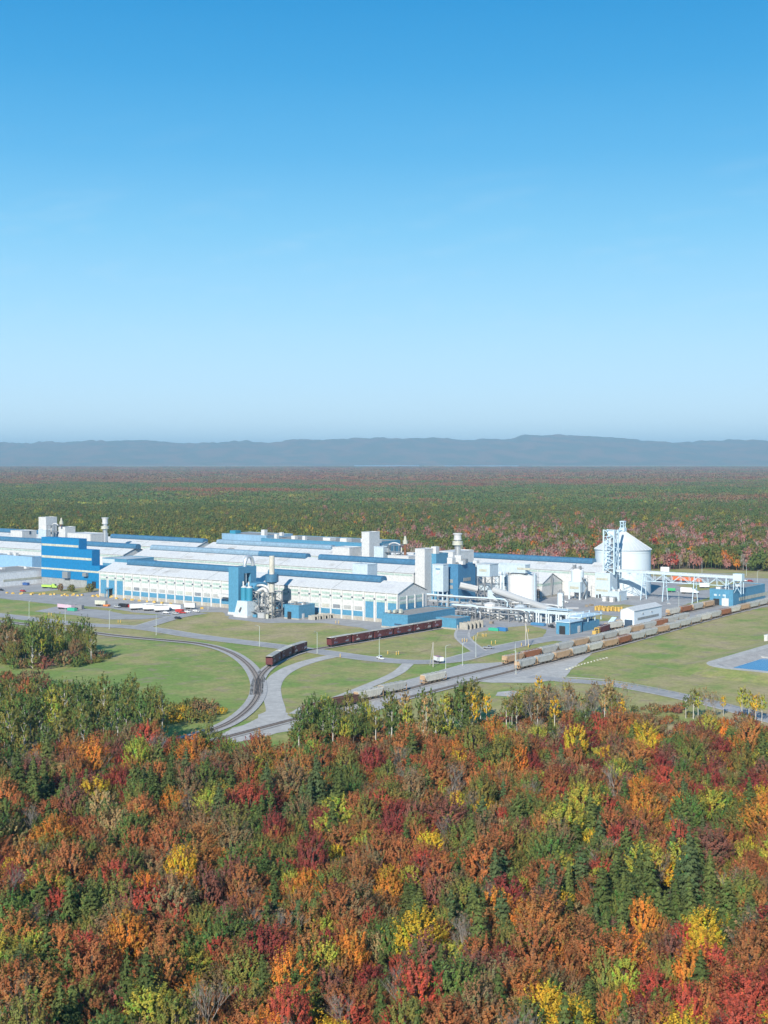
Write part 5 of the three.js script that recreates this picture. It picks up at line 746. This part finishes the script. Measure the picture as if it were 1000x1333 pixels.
// ------------------------------------------------------------------ road vehicles, containers, posts and small things
const paint = (r, g, b) => new THREE.MeshPhysicalMaterial({ color: rgb(r, g, b), roughness: .35, clearcoat: .6, clearcoatRoughness: .2 });
const PAINT = { white: paint(.72, .73, .74), black: paint(.02, .02, .024), red: paint(.42, .035, .03), green: paint(.04, .38, .14), lime: paint(.38, .62, .10), silver: paint(.4, .42, .44), blue: paint(.03, .09, .28), teal: paint(.04, .38, .25), orange: paint(.62, .16, .06), pink: paint(.58, .42, .52), grey: paint(.24, .25, .27) };
const wheels = (g, xs, w, r = .36) => { for (const x of xs) for (const s of [-1, 1]) part('wheel', new THREE.CylinderGeometry(r, r, .26, 14).rotateX(Math.PI / 2).translate(x, r, s * w), M.dark, g); };
function car(label, x, z, turn, p, pickup) {
  const g = thing(pickup ? 'pickup_truck' : 'parked_car', label, pickup ? 'pickup' : 'car', null, x, .1, z, turn), L = pickup ? 2.75 : 2.3;
  part('body', prism([[-L, .4], [L, .4], [L, .85], [L - 1.1, 1.02], [-L, pickup ? 1.05 : 1.0]], -.92, .92, .1), p, g);
  part('cabin', pickup ? prism([[-.5, 1], [1.5, 1], [.9, 1.75], [-.3, 1.8]], -.82, .82, .1) : prism([[-2, .98], [1.3, 1], [.5, 1.5], [-1.4, 1.52]], -.82, .82, .1), p, g); part('window', pickup ? bx(-.2, 1, 1.2, 1.62, -.84, .84) : bx(-1.3, .6, 1.12, 1.42, -.84, .84), M.glass, g); part('windscreen', pickup ? beam([1.48, 1.06, 0], [.98, 1.7, 0], 1.4, .05) : beam([1.28, 1.04, 0], [.58, 1.46, 0], 1.4, .05), M.glass, g);
  wheels(g, [-L * .62, L * .62], .82, .36); return g;
}
function trailer(name, label, x, z, turn, p, o = {}) {
  const L = o.L ?? 12.5, g = thing(name, label, o.cat ?? 'trailer', o.group, x, .1, z, turn); part('box', bx(-L / 2, L / 2, 1.1, o.h ?? 3.9, -1.28, 1.28), p, g); part('roof', bx(-L / 2 + .05, L / 2 - .05, (o.h ?? 3.9), (o.h ?? 3.9) + .06, -1.25, 1.25), o.roof ?? M.hatch, g); part('chassis', bx(-L / 2 + .3, L / 2 - .3, .75, 1.1, -.5, .5), M.darkSteel, g); part('landing_leg', [bx(L / 2 - 3, L / 2 - 2.8, 0, .8, -.9, -.7), bx(L / 2 - 3, L / 2 - 2.8, 0, .8, .7, .9)], M.steel, g); wheels(g, [-L / 2 + 1.2, -L / 2 + 2.4], 1.05, .5);
  if (o.cab) { const c = part('cab', [prism([[L / 2 + .3, .9], [L / 2 + 4.6, .9], [L / 2 + 4.6, 2], [L / 2 + 3, 2.3], [L / 2 + 2.5, 3.4], [L / 2 + .3, 3.6]], -1.2, 1.2, .12)], o.cab, g); part('windscreen', beam([L / 2 + 3.0, 2.4, 0], [L / 2 + 2.58, 3.3, 0], 2, .06), M.glass, c); wheels(g, [L / 2 + .9, L / 2 + 3.8], 1.05, .5); }
  return g;
}
function bin(name, label, x, z, turn, w, h, d, m, cat = 'container') { const g = thing(name, label, cat, null, x, .1, z, turn); part('tub', [bx(-w / 2, w / 2, .15, h, -d / 2, -d / 2 + .12), bx(-w / 2, w / 2, .15, h, d / 2 - .12, d / 2), bx(-w / 2, -w / 2 + .12, .15, h, -d / 2 + .12, d / 2 - .12), bx(w / 2 - .12, w / 2, .15, h, -d / 2 + .12, d / 2 - .12), bx(-w / 2 + .12, w / 2 - .12, .15, h * .7, -d / 2 + .12, d / 2 - .12)], m, g); part('rib', [-.3, 0, .3].map((k) => bx(k * w - .08, k * w + .08, .2, h - .1, -d / 2 - .08, d / 2 + .08)), m, g); part('skid', [bx(-w / 2, w / 2, 0, .15, -d / 2 + .2, -d / 2 + .4), bx(-w / 2, w / 2, 0, .15, d / 2 - .4, d / 2 - .2)], M.darkSteel, g); return g; }
const T = (deg) => deg * Math.PI / 180;
trailer('semi_truck', 'white semi-trailer with red cab parked before the office block', -74.6, -38.4, T(-4), PAINT.white, { cab: PAINT.red, L: 15, roof: mat([.6, .2, .14]), cat: 'truck' });
trailer('flatbed_truck', 'bright green flatbed truck on the car park by the workshop', -72.9, -13.5, T(12), PAINT.lime, { L: 9, h: 2.6, cab: PAINT.lime, roof: PAINT.lime, cat: 'truck' });
[[177.5, 794, 62, 8], [187, 793.5, 58, 12], [194.5, 795, 58, 8], [201, 795, 58, 10], [210.5, 796.5, 62, 9]].forEach(([a, b, t, L], i) => { const w = ['shortest white trailer at the end of the row before the hall', 'long white trailer second in the row before the hall', 'low white trailer third in the row before the hall', 'white trailer fourth in the row before the hall', 'white trailer with dark roof in the row before the hall'][i], p = [[84, 42.8], [86, 38.5], [93.7, 40.7], [96.1, 38.8], [104.4, 40.5]][i]; trailer('box_trailer', w, ...p, T(t), PAINT.white, { L, group: 'row of white trailers', roof: i === 4 ? M.darkSteel : M.white }); });
trailer('box_trailer', 'longest white trailer lying broadside beside the red trailer', 105.5, 31.7, T(8), PAINT.white, { L: 13.5 });
bin('scrap_container', 'red skip at the end of the trailer row', 114.8, 35.1, T(8), 5, 1.8, 2.4, PAINT.red); trailer('box_trailer', 'small white box trailer behind the parked cars', 107.9, 19.1, T(20), PAINT.white, { L: 7 });
trailer('storage_container', 'white container standing alone before the hall corner', 49.5, 41.4, T(14), M.cream, { L: 8, h: 3.6, cat: 'container' }); bin('scrap_container', 'black open skip on the yard before the hall', 66, 37.2, T(6), 6.5, 2.2, 2.6, PAINT.black); bin('scrap_container', 'small red skip beside the black skip', 68.8, 35.1, T(6), 3.6, 1.6, 2.2, PAINT.red);
bin('cable_drum_crate', 'orange-brown crate pile beside the white container', 54, 40.8, T(10), 4, 1.2, 2.4, M.orange); trailer('site_cabin', 'long pink-white site cabin on the paved pad', 47.2, 68.1, T(-2), PAINT.pink, { L: 14, h: 3.3, roof: M.greyRoof, cat: 'cabin' }); bin('scrap_container', 'dark skip behind the green skip on the pad', 52, 61.7, T(12), 6, 2.6, 2.6, PAINT.grey); bin('scrap_container', 'green skip on the paved pad', 57, 71.3, T(2), 6.5, 1.9, 2.4, PAINT.teal);
bin('scrap_container', 'dark blue skip by the workshop wall', -104.9, -19.1, T(6), 5, 2, 2.4, PAINT.blue); bin('scrap_container', 'teal open skip on the lawn edge by the pipe racks', 318.6, -6.1, T(4), 6, 1.6, 2.4, PAINT.teal); bin('scrap_container', 'bright blue skip beside the teal one', 322.7, -7.9, T(4), 5.6, 1.9, 2.6, paint(.03, .17, .42)); bin('scrap_container', 'long blue skip under the slender-column gallery', 325.7, -41.4, T(-3), 9, 1.5, 2.4, paint(.06, .2, .38));
car('silver car beside the red skip', 121.9, 45.2, T(14), PAINT.silver); car('white car beside the scrubber road', 123.1, 28.8, T(10), PAINT.white); car('silver car parked by the black skip', 64.6, 41.1, T(8), PAINT.silver); car('black car driving past the trailers', 140.1, 60.9, T(4), PAINT.black); car('white car parked among the trailers', 114.5, 45.8, T(10), PAINT.white); car('white car with dark windows by the small trailer', 121.6, 35.2, T(20), PAINT.white); car('red car parked beside the white cars', 122.3, 39.8, T(24), PAINT.red); car('dark car leaving the workshop', -85.9, 18, T(10), PAINT.black); car('dark red car at the edge of the office lawn', -66.3, 13.5, T(4), PAINT.red);
car('white pickup driving on the access road past the oval lawn', 332.4, 115.2, T(-30), PAINT.white, true); car('dark pickup at the mouth of the service lane', 354.3, 55, T(22), PAINT.grey, true); car('black pickup by the slender-column gallery', 336, -38.4, T(-34), PAINT.black, true); car('white car on the paved yard behind the thin vessel', 278.1, -155.9, T(0), PAINT.white);
trailer('delivery_van', 'white van with red stripe beside the braced pole', 360.5, 107.3, T(-28), PAINT.white, { L: 6, h: 3, roof: PAINT.red, cat: 'van' }); trailer('tank_truck', 'green loader truck beyond the trestles', 302.5, -264, T(20), PAINT.green, { L: 6, h: 3, cat: 'truck' }); trailer('box_truck', 'white box truck standing between the trestles', 315.8, -260.5, T(10), PAINT.white, { L: 8, h: 4.4, cab: PAINT.white, cat: 'truck' }); trailer('box_truck', 'white truck beyond the far trestle', 309.4, -304.8, T(30), PAINT.white, { L: 7, h: 4, cat: 'truck' }); trailer('storage_container', 'long orange container behind the gallery', 278.3, -342.5, T(-8), PAINT.orange, { L: 26, h: 4, cat: 'container', roof: PAINT.orange }); trailer('site_cabin', 'white and green cabin at the edge of the red woods', 228.6, -409.2, T(10), PAINT.white, { L: 7, h: 5, cat: 'cabin' }); car('white car parked by the eastern woods', 311.4, -375.8, T(0), PAINT.white); car('red car parked by the eastern woods', 316, -375.2, T(0), PAINT.red); trailer('storage_container', 'dark container beside the orange one', 260.4, -337, T(-8), PAINT.grey, { L: 16, h: 3.4, cat: 'container' });
{ const d = thing('drum_stack', 'cluster of yellow drums on the grass by the silo yard', 'drums', null, 321.3, -132.7); d.position.set(d.position.x, .15, d.position.y); const R = rng(61); for (let i = 0; i < 16; i++) part('drum', cyl((i % 6) * 3 - 7 + R(), 0, 2.2 + R() * .6, Math.floor(i / 6) * 3 - 3 + R(), .8, .8, 10), M.yellow, d); }
// yellow marker blocks along the yard
const markers = [[-66.3, 27.2], [-58.5, 28.1], [-52.1, 26.5], [-55.6, 22.5], [-43.5, 24], [-47, 19.9], [-37.8, 20.9], [-39.2, 16.7], [-31.2, 17.2], [-31.2, 13.9], [-20.6, 15.8], [-23.1, 11.1], [-16.5, 14.5], [-15.8, 10.7], [-19.3, 6.8], [-10.8, 10.2], [-11.7, 5.7], [0.5, 6.2], [-1.2, 1], [5.2, 5.8], [15.8, 4.1], [12.7, 0.1], [24.8, 6.6], [32.9, 6.7], [40.5, 7], [48, 7.4], [55.7, 7.6], [62.3, 7.3], [70.5, 8.1], [78.5, 7.9], [92.6, 8.5], [113.7, 14.7]];
{ const g0 = new THREE.Group(); g0.name = numbered('marker_block'); scene.add(g0); part('block', prism([[-.95, 0], [.95, 0], [.8, .8], [.35, 1.15], [-.35, 1.15], [-.8, .8]], -.75, .75, .1), M.yellow, g0); part('foot', bx(-1.05, 1.05, 0, .15, -.85, .85), M.concrete, g0);
  markers.forEach(([x, z], i) => { const o = i ? dup(g0) : g0; o.userData = {}; tag(o, 'squat yellow marker block along the edge of the yard', 'marker block', 'yellow marker blocks along the yard'); o.position.set(x, .08, z); o.rotation.y = i * 1.3; o.scale.setScalar(.9 + (i * 37 % 10) * .03); }); }
{ const g0 = new THREE.Group(); g0.name = numbered('guard_post'); scene.add(g0); part('post', cyl(0, 0, 1.7, 0, .2, .2, 10), M.yellow, g0); part('cap', new THREE.SphereGeometry(.2, 10, 6).translate(0, 1.7, 0), M.cream, g0);
  [[330.3, 99.6], [330.4, 97.9], [325.5, 100.1], [329.8, 41.9], [329.9, 40], [331.7, 40.5], [329.6, 30.9], [332.2, 32.7], [322.9, 16.9], [326.5, 18], [328, 18.8], [328.1, 16.8], [346.5, 40], [347.3, 37.6], [362.4, 36.8], [367.3, 38.2], [335.2, -12.5], [336.2, -13.2], [228.5, 21.5], [229.8, 20.5], [66.4, 95], [63.7, 94.6], [126.1, 94.9], [127.2, 94.1], [313.5, 121.9]].forEach(([x, z], i) => { const o = i ? dup(g0) : g0; o.userData = {}; tag(o, 'yellow guard post standing on the lawns of the works', 'guard post', 'yellow guard posts on the lawns'); o.position.set(x, .1, z); }); }
{ const g0 = new THREE.Group(); g0.name = numbered('lamp_post'); scene.add(g0); part('pole', cyl(0, .4, 10.4, 0, .12, .08, 8), M.lampPole, g0); part('arm', bar([0, 10.3, 0], [1.7, 10.8, 0], .07, 6), M.lampPole, g0); part('lamp_head', bx(1.4, 2.3, 10.7, 10.9, -.2, .2), M.steel, g0); part('footing', cyl(0, 0, .4, 0, .35, .35, 10), M.concrete, g0);
  [[70, 114.3], [101.8, 113.5], [143.6, 116.8], [183.6, 119], [122.9, 18.5], [257.9, 118.1], [296.6, 118.9], [332.8, 116.4], [374.6, 108.2], [373.6, 120.3], [365, 82.6], [360.6, -15.7], [351.2, -171.7], [406.8, 114], [392.6, 91.6], [252.9, -427.7], [293.7, -422.1], [328.7, -357.2], [171.6, -2.9]].forEach(([x, z], i) => { const o = i ? dup(g0) : g0; o.userData = {}; tag(o, i < 8 ? 'pale lamp post along the access road' : 'pale lamp post in the railway and silo yards', 'lamp post', i < 8 ? 'lamp posts along the access road' : 'lamp posts in the yards'); o.position.set(x, .1, z); o.rotation.y = i * .8; o.scale.setScalar(i > 14 ? .95 : 1); }); }
{ const poleAt = (label, x, z, s) => { const g = thing('braced_pole', label, 'pole', null, x, .05, z); part('pole', cyl(0, 0, 11.4, 0, .2, .14, 8), M.birch, g); part('brace', bar([s * 4.2, 0, s * 3.4], [0, 11, 0], .16, 6), M.birch, g); part('crosspiece', bx(-.8, .8, 10.6, 10.8, -.1, .1), M.wood, g); };
  poleAt('pale pole with slanting brace leaning to the oval lawn', 365.8, 119.1, -1); poleAt('pale pole with slanting brace leaning to the hopper cars', 362.6, 33.1, 1); }
// white blocks edging the gravel apron and the guard rail of the perimeter road
{ const g0 = new THREE.Group(); g0.name = numbered('edge_block'); scene.add(g0); part('block', prism([[-.9, 0], [.9, 0], [.75, .75], [-.75, .75]], -.5, .5, .08), M.strip, g0); const a = [418.1, 89.1], b = [415.9, 47], c = [415.6, 66.8];
  for (let i = 0; i < 14; i++) { const t = i / 13, x = (1 - t) * (1 - t) * a[0] + 2 * t * (1 - t) * c[0] + t * t * b[0], z = (1 - t) * (1 - t) * a[1] + 2 * t * (1 - t) * c[1] + t * t * b[1], o = i ? dup(g0) : g0; o.userData = {}; tag(o, 'white concrete block edging the gravel apron beside the slope', 'concrete block', 'white blocks edging the apron'); o.position.set(x, .1, z); o.rotation.y = .5 + i * .2; o.scale.setScalar(.62); } }
{ const g = thing('guard_rail', 'pale guard rail along the perimeter road', 'guard rail', null), pts = [[428.9, 111.4], [447.7, 107.1], [467.6, 111.2], [488, 118.4], [508.2, 127.4], [531.7, 140.6], [553.6, 153.9]], c = curveOf(pts), n = Math.round(c.getLength() / 6);
  for (let i = 0; i < n; i++) { const p = c.getPointAt(i / n), q = c.getPointAt((i + 1) / n); part('rail', beam([p.x, .8, p.z], [q.x, .8, q.z], .1, .34), M.steel, g); part('post', bx(p.x - .1, p.x + .1, 0, .95, p.z - .1, p.z + .1), M.wood, g); } }
block('pump_cabin', 'small white pump cabin by the settling pond', 453.6, 455.5, -58.5, -53.8, 3.2, M.white, M.whiteRoof, { category: 'cabin' });

// stacked goods in the yards
{ const lists = [['pallet_stack', 'pallet stack', 'stack of wooden pallets on the paved yard between silos and tracks', M.wood, 1.3, [[293.5, -85.5], [288.3, -118.4], [295, -112.6], [300.4, -144.1], [300.6, -149.9], [347.5, -126.6], [344.6, -139.9], [299.7, -32.8], [335.8, -230.3], [324.6, -287.7]]], ['pipe_bundle', 'pipe bundle', 'bundle of grey pipes lying on the yard', M.pipe, .7, [[286.6, -106.2], [299.5, -126.9], [338.1, -161.7], [334, -192.6], [285.6, -22.1]]]];
  for (const [name, cat, label, m, h, pts] of lists) { const g0 = new THREE.Group(); g0.name = numbered(name); scene.add(g0);
    if (name === 'pallet_stack') for (let k = 0; k < 5; k++) part('pallet', [bx(-1.2, 1.2, k * .28, k * .28 + .1, -1, 1), bx(-1.2, 1.2, k * .28 + .16, k * .28 + .22, -1, 1), bx(-1.1, -.9, k * .28 + .1, k * .28 + .16, -1, 1), bx(.9, 1.1, k * .28 + .1, k * .28 + .16, -1, 1)], m, g0); else for (let k = 0; k < 6; k++) part('pipe', new THREE.CylinderGeometry(.28, .28, 8, 10).rotateZ(Math.PI / 2).translate(0, .28 + (k > 3 ? .5 : 0), (k > 3 ? k - 4.5 : k - 1.5) * .6), m, g0);
    pts.forEach(([x, z], i) => { const o = i ? dup(g0) : g0; o.userData = {}; tag(o, label, cat, label.split(' ').slice(0, 4).join(' ')); o.position.set(x, .12, z); o.rotation.y = i * .7; }); } }

renderer.render(scene, camera);
